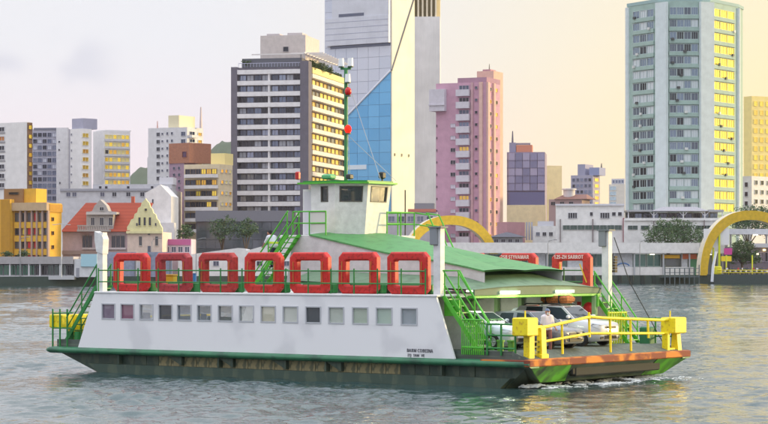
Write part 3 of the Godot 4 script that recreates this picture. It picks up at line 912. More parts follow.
func build_glass_tower() -> void:
	var b := block("glass_skyscraper", "blue and silver glass skyscraper with a diagonal seam and cream flank", 325, 391, 413.5, -40, 720, 34, mat(140, 148, 172, 0.7))
	var n := b.node
	var x0 := b.fx(325); var x1 := 0.0
	var silver := [mat(206, 210, 224, 0.4, 0.1), mat(202, 207, 222, 0.4, 0.1), mat(210, 213, 226, 0.4, 0.1)]
	var azure := [mat(106, 176, 224, 0.3, 0.1), mat(112, 181, 228, 0.3, 0.1), mat(101, 171, 220, 0.3, 0.1)]
	# the diagonal seam between silver and blue glass
	var blue_area := PackedVector2Array([Vector2(b.fx(345) - 4.0, b.hy(121)), Vector2(b.fx(345), b.hy(117)), Vector2(b.fx(391), b.hy(70.5)), Vector2(0.5, 0), Vector2(b.fx(345) - 4.0, 0)])
	var rows := 26; var cols := 6
	var ytop := b.hy(-40)
	for r in rows:
		var h0 := ytop * r / rows + 0.04; var h1 := ytop * (r + 1) / rows - 0.04
		for c in cols:
			var a0 := lerpf(x0, x1, float(c) / cols) + 0.05; var a1 := lerpf(x0, x1, float(c + 1) / cols) - 0.05
			var cell := PackedVector2Array([Vector2(a0, h0), Vector2(a1, h0), Vector2(a1, h1), Vector2(a0, h1)])
			# slots stay uncut; strips below paint their shade
			for q in Geometry2D.intersect_polygons(cell, blue_area):
				var s := Shape.new(); s.prism(q, 0.0, 0.25); put(n, "glass_panel", s.done(), any(azure))
			for q in Geometry2D.clip_polygons(cell, blue_area):
				var s := Shape.new(); s.prism(q, 0.0, 0.25); put(n, "silver_panel", s.done(), any(silver))
	# stepped upper storeys stand forward of the shaft
	on_front(b, "slot_shade_strip", pane(96, 102, 122, 0.4), 331, 391, 42.5, 45.5, 0.26, 0.34)  # dark tint paints the shade of a recessed slot
	on_front(b, "upper_block", mat(214, 217, 230, 0.5, 0.05, "s0.03"), 328, 391, 15, 42.5, 0.3, 1.4)
	for k in 4: on_front(b, "panel_joint", mat(150, 154, 176, 0.5), 328, 391, 19.0 + k * 6.0, 19.4 + k * 6.0, 1.4, 1.44)
	on_front(b, "slot_shade_strip", pane(96, 102, 122, 0.4), 341, 366, 11.0, 14.0, 1.2, 1.3)  # shade of the shorter upper slot, painted the same way
	on_front(b, "upper_block", mat(216, 219, 231, 0.5, 0.05, "s0.03"), 334, 391, -20, 15, 0.3, 1.2)
	var s := Shape.new()
	var p0 := Vector3(b.fx(344), b.hy(118), 0.4); var p1 := Vector3(b.fx(391) + 0.1, b.hy(70.5), 0.4)
	s.tube([p0, p1], 0.3, 0.3, 6)
	put(n, "seam_strip", s.done(), mat(226, 228, 236, 0.5))
	# flank tinted cream for the low sun on it, seam running on upward
	on_right(b, "flank_wall", mat(248, 242, 220, 0.7, 0.0, "s0.02"), 391, 413.5, -39, 262, 0.0, 0.4)
	s = Shape.new()
	s.tube([Vector3(0.5, b.hy(70.5), 0.3), Vector3(0.5, b.hy(-6), -b.rx(413))], 0.28, 0.28, 6)
	put(n, "seam_strip", s.done(), mat(110, 108, 110, 0.5))
	for k in 3: window_right(b, 393.0 + k * 7.0, 394.0 + k * 7.0, 153, 156, mat(220, 210, 170, 0.7), pane(80, 80, 90, 0.3), 0, 0.4)
	# white lettering band and pale patch low on the blue face
	on_front(b, "light_panel", mat(214, 226, 236, 0.5), 349, 367, 164, 168.5, 0.25, 0.4)
	# grey core tower behind
	var g := block("grey_core_tower", "grey blank tower with vertical fins joined to the glass skyscraper", 405, 440, 440, 16.5, 760, 2, mat(236, 234, 236, 0.8, 0.0, "s0.02"), 18.0)
	for k in 6:
		on_front(g, "roof_fin", mat(226, 214, 188, 0.7), 413.0 + k * 4.4, 414.6 + k * 4.4, -30, 16.5, -6.0, -1.0)
	on_front(g, "roof_storey", mat(222, 208, 166, 0.8), 412, 440, -30, 16.5, -12.0, -6.0)
	# low roofs at their foot
	var l := block("low_office_roof", "low grey roofed hall with red lettering strip at the foot of the core tower", 385, 437, 437, 212, 600, 3, mat(190, 186, 196, 0.8, 0.0, "s0.1"), 14.0)
	on_front(l, "red_strip", mat(196, 116, 100, 0.7), 408, 436, 209, 212, 0.0, 0.4)
	roof_box(l, "roof_unit", mat(130, 132, 140, 0.7), 414, 434, 203, 209.2, 5.0, 2.0)
	for k in 5: window_front(l, 388.0 + k * 9.6, 395.0 + k * 9.6, 216, 222, mat(190, 190, 196, 0.7), any([pane(80, 90, 104, 0.4), pane(110, 120, 136, 0.4)]), 1)

func build_right_bank() -> void:
	var dark := pane(50, 56, 64, 0.3)
	var grey_pane := pane(92, 102, 116, 0.45)
	var blue := pane(122, 138, 156, 0.5)
	var pale := mat(200, 208, 212, 0.5)
	var white := mat(236, 236, 238, 0.8, 0.0, "s0.09")
	var sunset_amber := pane(255, 234, 120, 0.8, 0.12)  # yellow tint carries the reflected sunset
	var sunset_amber2 := pane(250, 220, 120, 0.75, 0.14)
	# ---- green grey tower with three faces
	var green := mat(162, 188, 182, 0.8, 0.0, "s0.07")
	var pier := mat(216, 228, 232, 0.75, 0.0, "s0.07")
	var d := 580.0
	var t := thing("green_tower", "tall pale green apartment tower with white piers and golden right face", "building", Vector3(P(686, 263, d).x, GROUND, -d))
	# plan of the tower, pixel column and distance behind the front
	var plan := [[628, 13.0], [660, 1.5], [666, 0.0], [702, 0.0], [710, 1.0], [738, 14.0], [743, 20.0], [700, 34.0], [640, 30.0]]
	var pts := PackedVector2Array()
	for q in plan:
		var w := P(q[0], 263, d + q[1])
		pts.append(Vector2(w.x - t.position.x, w.z - t.position.z))
	var top := EYE + 262.0 / FOCAL * d - GROUND
	var flat := Transform3D(Basis(Vector3(1, 0, 0), Vector3(0, 0, 1), Vector3(0, 1, 0)), Vector3.ZERO)
	var s := Shape.new()
	s.prism(pts, 0.0, top, flat)
	put(t, "wall", s.done(), green)
	s = Shape.new()
	var ring := PackedVector2Array()
	for q in pts: ring.append(q * 1.02)
	s.prism(ring, top, top + 0.8, flat)
	put(t, "roof_edge", s.done(), mat(150, 176, 176, 0.8))
	brick(t, "roof_tank", mat(140, 164, 166, 0.8), Vector3(0, top + 2.5, -14), Vector3(9, 4.0, 8))
	# piers between the faces
	for k in [1, 3]:
		var a := pts[k]; var c := pts[k + 1]
		var dir := (c - a).normalized(); var nrm := Vector2(-dir.y, dir.x)
		if nrm.y < 0: nrm = -nrm
		s = Shape.new()
		s.prism(PackedVector2Array([a - dir * 0.8, c + dir * 0.8, c + dir * 0.8 + nrm * 0.9, a - dir * 0.8 + nrm * 0.9]), 0.0, top - 0.3, flat)
		put(t, "pier", s.done(), pier)
	for k in [0, 5]:
		var a := pts[k]
		s = Shape.new()
		s.tube([Vector3(a.x, 0, a.y), Vector3(a.x, top - 0.3, a.y)], 0.7, 0.7, 8)
		put(t, "pier", s.done(), pier)
	# windows of the three faces
	var faces := [[0, 1, 0.17, 0.83, 3, 0], [2, 3, 0.10, 0.90, 4, 1], [4, 5, 0.10, 0.86, 3, 2]]
	for f in faces:
		var a := pts[f[0]]; var c := pts[f[1]]
		var dir := (c - a).normalized(); var nrm := Vector2(-dir.y, dir.x)
		if nrm.y < 0: nrm = -nrm
		var l := a.distance_to(c)
		var turn := atan2(nrm.x, nrm.y)
		var cx: Vector2 = a.lerp(c, (f[2] + f[3]) * 0.5)
		for r in 17:
			var y := EYE + (263.0 - 11.0 - r * 12.25) / FOCAL * d - GROUND
			# ledge under each band
			var lw: float = l * (f[3] - f[2])
			put(t, "floor_ledge", cube, green, Transform3D(Basis(Vector3.UP, turn) * Basis.from_scale(Vector3(lw + 0.3, 0.95, 0.4)), Vector3(cx.x + nrm.x * 0.2, y - 1.48, cx.y + nrm.y * 0.2)))
			for c2 in f[4]:
				var u: float = lerpf(f[2], f[3], (c2 + 0.5) / f[4])
				var p: Vector2 = a.lerp(c, u)
				var gl: Material
				if f[5] == 2: gl = any([sunset_amber, sunset_amber, sunset_amber2, sunset_amber])  # right face panes have the sunset painted into their tint
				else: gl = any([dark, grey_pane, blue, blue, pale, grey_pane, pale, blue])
				var w: float = lw / f[4]
				put(t, "window", window_mesh(mat(176, 190, 192, 0.6) if f[5] != 2 else mat(200, 200, 130, 0.6), gl, 1 + (r + c2) % 2), null, Transform3D(Basis(Vector3.UP, turn) * Basis.from_scale(Vector3(w * 0.97, 2.0, 0.3)), Vector3(p.x + nrm.x * 0.03, y, p.y + nrm.y * 0.03)))  # right face frames coloured warm as if sunlit
			if rng.randf() < 0.75:
				var u2 := rng.randf_range(f[2] + 0.05, f[3] - 0.05)
				var p2 := a.lerp(c, u2) + nrm * 0.55
				put(t, "air_conditioner", cube, any([mat(206, 208, 206, 0.6), mat(70, 74, 76, 0.6)]), Transform3D(Basis(Vector3.UP, turn) * Basis.from_scale(Vector3(0.8, 0.6, 0.45)), Vector3(p2.x, y - 1.0 + rng.randf() * 0.3, p2.y)))
	# ---- white and yellow blocks at the right edge
	var b := block("yellow_far_tower", "far yellow tower block glowing behind the small white block", 744, 752, 790, 96, 900, 60, mat(244, 226, 150, 0.8, 0.0, "s0.05"))
	for r in 12:
		for c in 6: window_right(b, 754.0 + c * 6.0, 757.5 + c * 6.0, 101.0 + r * 9.0, 106.0 + r * 9.0, mat(240, 220, 120, 0.7), any([sunset_amber, sunset_amber2]), 0)
	b = block("small_white_block", "small white block with dark square windows right of the green tower", 741, 752, 790, 176, 640, 40, mat(226, 224, 226, 0.8, 0.0, "s0.09"))
	for r in 5:
		window_front(b, 745, 748.4, 182.0 + r * 9.5, 187.0 + r * 9.5, mat(200, 200, 206, 0.7), dark, 0)
		for c in 5: window_right(b, 754.5 + c * 6.0, 757.6 + c * 6.0, 180.0 + r * 9.5, 184.6 + r * 9.5, mat(200, 200, 200, 0.7), any([dark, grey_pane]), 0)
	# ---- white modern building and its long wing
	b = block("white_modern_building", "white modern building with strip window behind the terminal roof", 556, 624, 624, 204.5, 566, 4, white, 12.0)
	for k in 8: window_front(b, 563.0 + k * 7.4, 570.0 + k * 7.4, 225.2, 229.6, mat(120, 130, 130, 0.7), pane(70, 92, 88, 0.4), 1, 0.08)
	for q in [[568, 577.5], [600, 610]]: window_front(b, q[0], q[1], 212.5, 218.5, mat(196, 196, 202, 0.7), dark, 3)
	for q in [[590, 593], [612, 616], [618, 622]]: window_front(b, q[0], q[1], 212, 216, mat(196, 196, 202, 0.7), dark, 0)
	for x in [592.5, 560.0]: on_front(b, "drain_pipe", mat(110, 96, 100, 0.6), x, x + 0.8, 219, 242, 0.0, 0.5)
	on_front(b, "red_pilaster", mat(150, 84, 96, 0.7), 623, 624.6, 218, 242, 0.0, 0.8)
	on_front(b, "cornice", mat(206, 206, 214, 0.8), 555.5, 624.5, 203.8, 205.6, 0.0, 0.5)
	b = block("roof_terrace_wing", "long white wing with open roof pavilion and dark strip windows", 624, 728, 728, 219, 564, 2, white, 12.0)
	for q in [[628, 638], [641, 650], [655, 692], [696, 724]]:
		var n := int((q[1] - q[0]) / 5.0)
		for k in n:
			var w: float = float(q[1] - q[0]) / n
			window_front(b, q[0] + k * w, q[0] + k * w + w * 0.94, 225.5, 229.5, mat(110, 120, 120, 0.7), pane(64, 84, 82, 0.4), 0)
	roof_box(b, "pavilion_back_wall", white, 628, 722, 211.5, 219.2, 1.0, 9.0)
	for k in 11: window_front(b, 629.0 + k * 8.5, 636.5 + k * 8.5, 212.4, 218.8, mat(150, 156, 160, 0.6), any([dark, grey_pane, blue]), 1, -9.0)
	var pv := Shape.new()
	var hx0 := b.fx(652); var hx1 := b.fx(709)
	var ey := b.hy(211); var ry := b.hy(206.4)
	pv.hexa([Vector3(hx0, ey, 0.6), Vector3(hx1, ey, 0.6), Vector3(hx1, ey, -11), Vector3(hx0, ey, -11), Vector3(b.fx(664), ry, -4), Vector3(b.fx(698), ry, -4), Vector3(b.fx(698), ry, -7), Vector3(b.fx(664), ry, -7)])
	put(b.node, "pavilion_roof", pv.done(), mat(172, 172, 184, 0.8, 0.0, "s0.2"))
	on_front(b, "terrace_roof", mat(170, 172, 178, 0.8), 627, 652, 209.8, 211.6, -9.5, 0.6)
	on_front(b, "terrace_roof", mat(170, 172, 178, 0.8), 709, 724, 209.6, 211.6, -9.5, 0.4)
	for x in [628.0, 653.5, 683.0, 704.5, 722.0]: on_front(b, "pavilion_post", mat(214, 214, 220, 0.7), x, x + 1.0, 211.4, 219.2, -0.2, 0.1)
	for x in [653.5, 683.0, 704.5]:
		pv = Shape.new()
		var a := b.fx(x + 0.5)
		pv.tube([Vector3(a, b.hy(216), 0.0), Vector3(a - 1.1, b.hy(211.6), 0.0)], 0.09, 0.09, 5)
		pv.tube([Vector3(a, b.hy(216), 0.0), Vector3(a + 1.1, b.hy(211.6), 0.0)], 0.09, 0.09, 5)
		put(b.node, "pavilion_brace", pv.done(), mat(214, 214, 220, 0.7))
	on_front(b, "terrace_parapet", white, 624.6, 728.5, 218.0, 220.6, 0.0, 0.4)
	for x in [653.5, 683.5, 704.0]: on_front(b, "drain_pipe", mat(120, 104, 112, 0.6), x, x + 0.7, 220, 242, 0.0, 0.4)
	# house with tank behind the white building
	b = block("tank_house", "brown roofed house with round white water tank behind the white modern building", 549, 582, 590, 199, 625, 22, mat(176, 156, 160, 0.85), 8.0, "", "house")
	s = Shape.new()
	s.tube([Vector3(b.fx(566), b.hy(199), -3), Vector3(b.fx(566), b.hy(188), -3)], 1.6, 1.6, 14)
	s.tube([Vector3(b.fx(566), b.hy(189.4), -3), Vector3(b.fx(566), b.hy(188.2), -3)], 2.0, 2.0, 14)
	put(b.node, "water_tank", s.done(), mat(220, 218, 224, 0.7))
	s = Shape.new()
	y_roof(s, b, 572, 592, 199, 194)
	put(b.node, "roof", s.done(), mat(142, 104, 96, 0.85))
	for k in 3: window_front(b, 551.0 + k * 9.0, 555.5 + k * 9.0, 201.5, 205, mat(160, 150, 156, 0.7), dark, 1)
	b = block("white_low_block", "low white annex left of the white modern building", 533, 556, 556, 226, 590, 3, white, 10.0)
	for k in 3: window_front(b, 536.0 + k * 6.5, 540.0 + k * 6.5, 232, 236, mat(200, 200, 206, 0.7), any([dark, grey_pane]), 1)
	roof_box(b, "roof_storey", mat(188, 188, 196, 0.8), 538, 554, 221, 226.2, 5.0, 2.0)
	for k in 3: roof_box(b, "vent_pipe", mat(170, 174, 190, 0.6), 526.0 + k * 2.6, 527.6 + k * 2.6, 222, 240, 1.0, 2.0)
	# ---- trees on the bank
	tree("spreading_tree", "wide dark green tree with layered crown before the white terrace wing", P(668, 263, 556), [[668, 232, 4.2], [655, 235, 3.0], [682, 230, 3.8], [694, 234, 3.4], [662, 228, 2.6], [676, 225, 2.6], [702, 236, 2.4], [648, 237, 2.0], [688, 239, 3.0], [670, 239, 3.4]], 556.0, 5200, 3)
	tree("roadside_tree", "dark leafy tree under the right yellow arch", P(748, 263, 562), [[748, 222, 4.4], [738, 226, 3.2], [758, 220, 4.0], [745, 214, 3.0], [756, 212, 2.6], [766, 224, 3.8], [741, 219, 2.4], [772, 216, 3.6]], 562.0, 4600, 4)
	tree("roadside_tree", "lower green tree beyond the motorbike pontoon", P(742, 263, 542), [[742, 244, 2.2], [733, 257, 2.0], [750, 250, 2.2], [738, 252, 2.0], [747, 258, 2.0], [756, 258, 1.8]], 542.0, 3000, 5)
	tree("small_tree", "small green tree beside the white warehouse before the glass hall", P(186, 263, 545), [[186, 232, 2.0], [182, 235, 1.5], [190, 234, 1.4], [186, 228, 1.2]], 545.0, 900, 6)
	tree("street_tree", "slim green tree before the dark glass hall", P(222, 263, 540), [[222, 224, 3.0], [217, 230, 2.4], [227, 229, 2.6], [222, 236, 2.2], [225, 219, 1.6]], 540.0, 1500, 7)
	tree("street_tree", "light green bushy tree before the dark glass hall", P(246, 263, 540), [[246, 228, 2.6], [241, 232, 2.0], [251, 231, 2.0], [246, 222, 1.6]], 540.0, 1300, 8)

func y_roof(s: Shape, b: Block, x0: float, x1: float, y0: float, y1: float) -> void:
	var a0 := b.fx(x0) - 5.0; var a1 := b.fx(x0) + 4.5
	var h0 := b.hy(y0); var h1 := b.hy(y1)
	s.hexa([Vector3(a0, h0, 0.6), Vector3(a1, h0, 0.6), Vector3(a1, h0, -8.6), Vector3(a0, h0, -8.6), Vector3(a0 + 1.5, h1, -3.8), Vector3(a1 - 1.5, h1, -3.8), Vector3(a1 - 1.5, h1, -4.4), Vector3(a0 + 1.5, h1, -4.4)])

# ---------------------------------------------------------------- plants
func foliage(r: float, g: float, b: float) -> StandardMaterial3D:
	var key := "leaf %.3f %.3f %.3f" % [r, g, b]
	if mats.has(key): return mats[key]
	var m := StandardMaterial3D.new()
	m.albedo_color = Color(r, g, b).linear_to_srgb()
	m.roughness = 0.7
	m.backlight_enabled = true
	m.backlight = Color(r, g * 1.2, b).linear_to_srgb() * 0.5
	m.cull_mode = BaseMaterial3D.CULL_DISABLED
	mats[key] = m
	return m

func crown_mesh(balls: Array, leaves: int, size: float, sd: int) -> ArrayMesh:
	var r := RandomNumberGenerator.new()
	r.seed = sd
	var s := Shape.new()
	var total := 0.0
	for q in balls: total += q[1] * q[1]
	for q in balls:
		# small twigs of leaves gathered in clumps
		var n := int(leaves * q[1] * q[1] / total)
		var clumps := int(max(4, n / 14))
		for k in clumps:
			var dir := Vector3(r.randfn(), r.randfn(), r.randfn()).normalized()
			var c: Vector3 = q[0] + dir * q[1] * pow(r.randf(), 0.45) * Vector3(1, 0.75, 1)
			for j in 14:
				var p: Vector3 = c + Vector3(r.randfn(), r.randfn() * 0.7, r.randfn()) * q[1] * 0.16
				var u := Vector3(r.randfn(), r.randfn() * 0.5, r.randfn()).normalized() * size * r.randf_range(0.6, 1.2)
				var v := u.cross(Vector3(r.randfn(), r.randfn(), r.randfn())).normalized() * size * r.randf_range(0.3, 0.6)
				s.tri(p - u * 0.5, p + v * 0.5, p + u * 0.5)
				s.tri(p - u * 0.5, p + u * 0.5, p - v * 0.5)
	return s.done()

func tree(called: String, label: String, at: Vector3, balls_px: Array, d: float, leaves: int, sd: int) -> void:
	var t := thing(called, label, "tree", Vector3(at.x, GROUND, at.z))
	var r := RandomNumberGenerator.new()
	r.seed = sd
	var balls := []
	var mid := Vector3.ZERO
	for q in balls_px:
		var p: Vector3 = P(q[0], q[1], d) - t.position + Vector3(0, 0, r.randf_range(-2.5, 2.5))
		balls.append([p, q[2]])
		mid += p / balls_px.size()
	var s := Shape.new()
	var fork := Vector3(0, mid.y * 0.5, 0)
	s.tube([Vector3.ZERO, Vector3(0.1, mid.y * 0.25, 0), fork], 0.34, 0.24, 8)
	put(t, "trunk", s.done(), mat(84, 70, 58, 0.9))
	for q in balls:
		s = Shape.new()
		var p: Vector3 = q[0]
		s.tube([fork, fork.lerp(p, 0.55) + Vector3(0, 0.4, 0), p], 0.16, 0.05, 5)
		put(t, "limb", s.done(), mat(84, 70, 58, 0.9))
	put(t, "crown", crown_mesh(balls, int(leaves * 0.62), 0.6, sd + 100), any([foliage(0.045, 0.09, 0.045), foliage(0.05, 0.10, 0.04)]))
	put(t, "young_leaves", crown_mesh(balls, int(leaves * 0.38), 0.55, sd + 200), any([foliage(0.085, 0.14, 0.055), foliage(0.075, 0.135, 0.06)]))

func bush(called: String, label: String, at: Vector3, r: float, group: String) -> void:
	var t := thing(called, label, "shrub", at, 0.0, group)
	put(t, "crown", crown_mesh([[Vector3(0, r * 0.7, 0), r], [Vector3(r * 0.6, r * 0.5, 0), r * 0.7]], 420, 0.3, 50 + int(at.x)), foliage(0.05, 0.10, 0.04))
	var s := Shape.new()
	s.tube([Vector3.ZERO, Vector3(0, r * 0.8, 0)], 0.08, 0.05, 5)
	put(t, "stem", s.done(), mat(84, 70, 58, 0.9))

# ---------------------------------------------------------------- terminal on the far bank
func arch(label: String, cx: float, ytop: float, half_px: float, d: float) -> void:
	var k := d / FOCAL
	var a := half_px * k; var hh := EYE - (ytop - HORIZON) * k - GROUND
	var t := thing("yellow_arch", label, "arch", Vector3(P(cx, 263, d).x, GROUND, -d), deg_to_rad(14.0))
	var n := 40
	var outer := []; var inner := []
	for i in n + 1:
		var th := PI * i / n
		var e := 0.88
		var cs := cos(th); var sn := sin(th)
		var o := Vector2(signf(cs) * pow(absf(cs), e) * a, pow(sn, e) * hh)
		var w := 1.75 + 0.35 * sn
		var inn := Vector2(signf(cs) * pow(absf(cs), e) * (a - w), pow(sn, e) * (hh - w * 1.05))
		outer.append(o); inner.append(inn)
	var s := Shape.new(); var s2 := Shape.new()
	for i in n:
		for f in [0, 1]:
			pass
		var p: Array = [Vector3(outer[i].x, outer[i].y, 0), Vector3(outer[i + 1].x, outer[i + 1].y, 0), Vector3(inner[i + 1].x, inner[i + 1].y, 0), Vector3(inner[i].x, inner[i].y, 0)]
		var b := Vector3(0, 0, -2.6)
		s.hexa([p[0] + Vector3(0, 0, 0.3), p[1] + Vector3(0, 0, 0.3), p[2] + Vector3(0, 0, 0.3), p[3] + Vector3(0, 0, 0.3), p[0], p[1], p[2], p[3]])
		s2.hexa([p[0] * 0.998, p[1] * 0.998, p[2] * 1.002, p[3] * 1.002, p[0] * 0.998 + b, p[1] * 0.998 + b, p[2] * 1.002 + b, p[3] * 1.002 + b])
	put(t, "arch_face", s.done(), mat(226, 186, 44, 0.65, 0.0, "g0.15"))
	put(t, "arch_body", s2.done(), mat(226, 216, 196, 0.75, 0.0, "s0.15"))

func build_terminal() -> void:
	var white := mat(236, 236, 238, 0.75, 0.0, "s0.12")
	var b := block("ferry_terminal", "long white ferry terminal with deep roof beam and green glass on the quay", 352, 722, 722, 254, 545, -8, mat(120, 128, 130, 0.8), 10.0, "", "terminal")
	on_front(b, "roof_beam", white, 352, 722, 243, 253.2, -10.0, 2.6)
	on_front(b, "lower_wall", white, 352, 692, 267, 275.2, 0.0, 1.4)
	var fills := [[352, 400, 0], [401, 440, 1], [441, 470, 0], [471, 500, 1], [501, 528, 1], [529, 545, 0], [546, 566, 1], [567, 588, 0], [589, 612, 1], [613, 632, 0], [633, 646, 1], [647, 661, 1], [662, 680, 2], [681, 687, 0], [688, 699, 3]]
	for f in fills:
		if f[2] == 0: on_front(b, "wall_panel", mat(208, 212, 220, 0.8, 0.0, "g0.2"), f[0], f[1], 253.4, 267, 0.0, 0.7)
		elif f[2] == 1:
			var n := int(max(2, (f[1] - f[0]) / 6))
			for k in n:
				var w: float = float(f[1] - f[0]) / n
				window_front(b, f[0] + k * w, f[0] + (k + 0.94) * w, 254, 266.8, mat(150, 168, 164, 0.7), any([pane(70, 104, 100, 0.35), pane(84, 118, 112, 0.35), pane(60, 90, 88, 0.35)]), 0)
		elif f[2] == 2:
			on_front(b, "shop_front", pane(96, 104, 108, 0.3), f[0], f[1], 259, 267, 0.0, 0.3)
			on_front(b, "yellow_sign", mat(232, 178, 40, 0.6), f[0], f[1] - 1, 255, 258.4, 0.0, 0.9)
		else:
			on_front(b, "green_wall", mat(84, 146, 108, 0.75), f[0], f[1], 253.4, 275, 0.0, 0.6)
			on_front(b, "orange_panel", mat(204, 106, 66, 0.7), f[0] - 6, f[1] - 3, 254, 259, 0.6, 0.9)
	# blue arc mark on the white panel
	var s := Shape.new()
	var arc := []
	for k in 13:
		var t := PI * (0.12 + 0.72 * k / 12.0)
		arc.append(Vector3(b.fx(622.5) - cos(t) * 1.7, b.hy(268) + sin(t) * 1.15, 0.78))
	s.tube(arc, 0.16, 0.16, 5)
	put(b.node, "blue_arc_mark", s.done(), mat(84, 132, 190, 0.6))
	for x in [400.5, 470.5, 500.5, 545.5, 588.5, 612.5, 632.5, 661.5, 687.5, 700.0, 716.0]:
		on_front(b, "column", mat(176, 180, 186, 0.75), x - 0.6, x + 0.6, 253.2, 276, 1.6, 2.1)
	for q in [[651, 0], [708, 1]]:
		var lm := on_front(b, "ceiling_lamp", lamp_mat(1.0, 0.95, 0.75, 2.2), q[0] - 2.0, q[0] + 2.0, 254.0, 254.9, 1.2, 1.6)
	# dark mooring fenders below the terminal
	for k in 9:
		var x := 560.0 + k * 12.0
		var f := thing("quay_fender", "dark rubber fender block on the quay wall under the terminal", "fender", Vector3(P(x, 280, 525).x, 0.0, 0.0), 0.0, "fenders on the quay wall")
		f.position.z = bank_z(f.position.x) + 0.25
		s = Shape.new()
		s.soft_box(Vector3(0, 0.9, 0), Vector3(0.9, 2.2, 0.45), 0.1)
		put(f, "rubber_block", s.done(), mat(40, 50, 48, 0.8))
	# steel jetty frame
	var jx := P(682, 280, 528)
	var j := thing("jetty_frame", "grey steel jetty frame of posts and rails before the terminal", "jetty", Vector3(jx.x, 0, bank_z(jx.x) + 3.5), deg_to_rad(14.0))
	for k in 8:
		s = Shape.new()
		s.tube([Vector3(-4.2 + k * 1.2, -1, 0), Vector3(-4.2 + k * 1.2, 4.4 if k in [0, 7] else 3.6, 0)], 0.13, 0.13, 6)
		put(j, "post", s.done(), mat(96, 108, 112, 0.6, 0.3))
	for y in [1.6, 2.6, 3.6]:
		s = Shape.new()
		s.tube([Vector3(-4.3, y, 0), Vector3(4.3, y, 0)], 0.08, 0.08, 6)
		put(j, "rail", s.done(), mat(110, 122, 126, 0.6, 0.3))
	brick(j, "platform", mat(80, 92, 94, 0.8), Vector3(0, 1.55, -1.7), Vector3(8.8, 0.2, 3.3))
	arch("broad yellow arch rising behind the white terminal roof near the pink tower", 451, 215.5, 51, 548.0)
	arch("broad yellow arch standing over the motorbike pontoon", 751, 210.5, 54, 536.0)
	# right wing behind the arch
	b = block("street_canopy", "pale street canopy with lit lamps behind the right yellow arch", 712, 800, 800, 240, 556, -6, null, 8.0, "", "canopy")
	on_front(b, "roof_slab", mat(204, 208, 218, 0.8, 0.0, "s0.12"), 712, 800, 229, 234.4, -8.0, 0.0)
	for x in [716.0, 733.0, 752.0, 769.0, 788.0]: on_front(b, "column", mat(176, 180, 190, 0.75), x, x + 1.4, 234.4, 274, -3.0, -2.4)
	for x in [728.0, 757.0]: on_front(b, "ceiling_lamp", lamp_mat(1.0, 0.95, 0.78, 2.2), x - 2.0, x + 2.0, 234.4, 235.4, -1.6, -1.0)
	b = block("purple_shop", "low purple fronted shop behind the motorbike pontoon", 730, 800, 800, 247, 552, -6, mat(130, 122, 138, 0.8, 0.0, "s0.12"), 6.0, "", "shop")
	on_front(b, "awning", mat(206, 206, 214, 0.8), 752, 800, 243.5, 247.4, -5.0, 1.6)
	for k in 9: window_front(b, 732.0 + k * 6.6, 737.6 + k * 6.6, 252, 262, mat(170, 160, 180, 0.7), any([pane(84, 84, 100, 0.4), pane(130, 124, 140, 0.4), pane(60, 62, 76, 0.4)]), 1)
	for q in [[739, 251, Color(1, 0.95, 0.8)], [757, 254, Color(1, 0.95, 0.8)], [764, 250, Color(1, 0.9, 0.6)]]:
		on_front(b, "shop_lamp", lamp_mat(q[2].r, q[2].g, q[2].b, 2.5), q[0] - 1.2, q[0] + 1.2, q[1] - 0.7, q[1] + 0.7, 0.3, 0.6)
	# signs at the pontoon gate
	var g := thing("gate_post", "yellow green gate post with magenta sign at the pontoon", "gate post", Vector3(P(722, 275, 530).x, GROUND, -534))
	s = Shape.new()
	s.tube([Vector3(0, 0, 0), Vector3(0, 10.2, 0)], 0.3, 0.22, 8)
	s.tube([Vector3(-1.4, 0, 0), Vector3(-1.4, 6.5, 0)], 0.2, 0.2, 8)
	put(g, "post", s.done(), mat(206, 214, 40, 0.6))
	brick(g, "magenta_sign", mat(206, 70, 150, 0.6), Vector3(2.0, 5.6, 0.3), Vector3(1.9, 1.5, 0.15))
	brick(g, "yellow_sign", mat(240, 210, 40, 0.6), Vector3(1.6, 3.9, 0.3), Vector3(2.4, 1.2, 0.15))
	brick(g, "white_board", mat(226, 226, 230, 0.7), Vector3(-0.6, 9.0, -0.4), Vector3(6.0, 3.8, 0.2))
	# pontoon with motorbikes
	var px := P(752, 280, 523)
	var pt := thing("motorbike_pontoon", "dark steel pontoon with yellow railing moored under the right arch", "pontoon", Vector3(px.x, 0, -525), 0.0)
	s = Shape.new()
	s.hexa([Vector3(-8.6, -0.6, 3), Vector3(14, -0.6, 3), Vector3(14, -0.6, -4), Vector3(-8.6, -0.6, -4), Vector3(-9.4, 2.2, 3.3), Vector3(14, 2.2, 3.3), Vector3(14, 2.2, -4.3), Vector3(-9.4, 2.2, -4.3)])
	put(pt, "hull", s.done(), mat(70, 84, 84, 0.7, 0.0, "s0.3"))
	for y in [2.6, 3.15]:
		s = Shape.new()
		s.tube([Vector3(-8.0, y, 3.1), Vector3(14, y, 3.1)], 0.1, 0.1, 6)
		put(pt, "rail", s.done(), mat(228, 208, 36, 0.6))
	for k in 9:
		s = Shape.new()
		s.tube([Vector3(-8.0 + k * 2.6, 2.15, 3.1), Vector3(-8.0 + k * 2.6, 3.2, 3.1)], 0.05, 0.05, 6)
		put(pt, "rail_post", s.done(), mat(214, 200, 40, 0.6))
	s = Shape.new()
	s.soft_box(Vector3(-7.8, 3.1, 2.4), Vector3(1.6, 1.9, 1.0), 0.15)
	put(pt, "barrier_weight", s.done(), mat(220, 214, 40, 0.6))
	s = Shape.new()
	s.tube([Vector3(-9.3, 0.5, 3.6), Vector3(-9.0, 4.0, 3.2), Vector3(-8.2, 7.4, 2.4)], 0.35, 0.28, 8)
	put(pt, "ramp_post", s.done(), mat(206, 210, 218, 0.7))
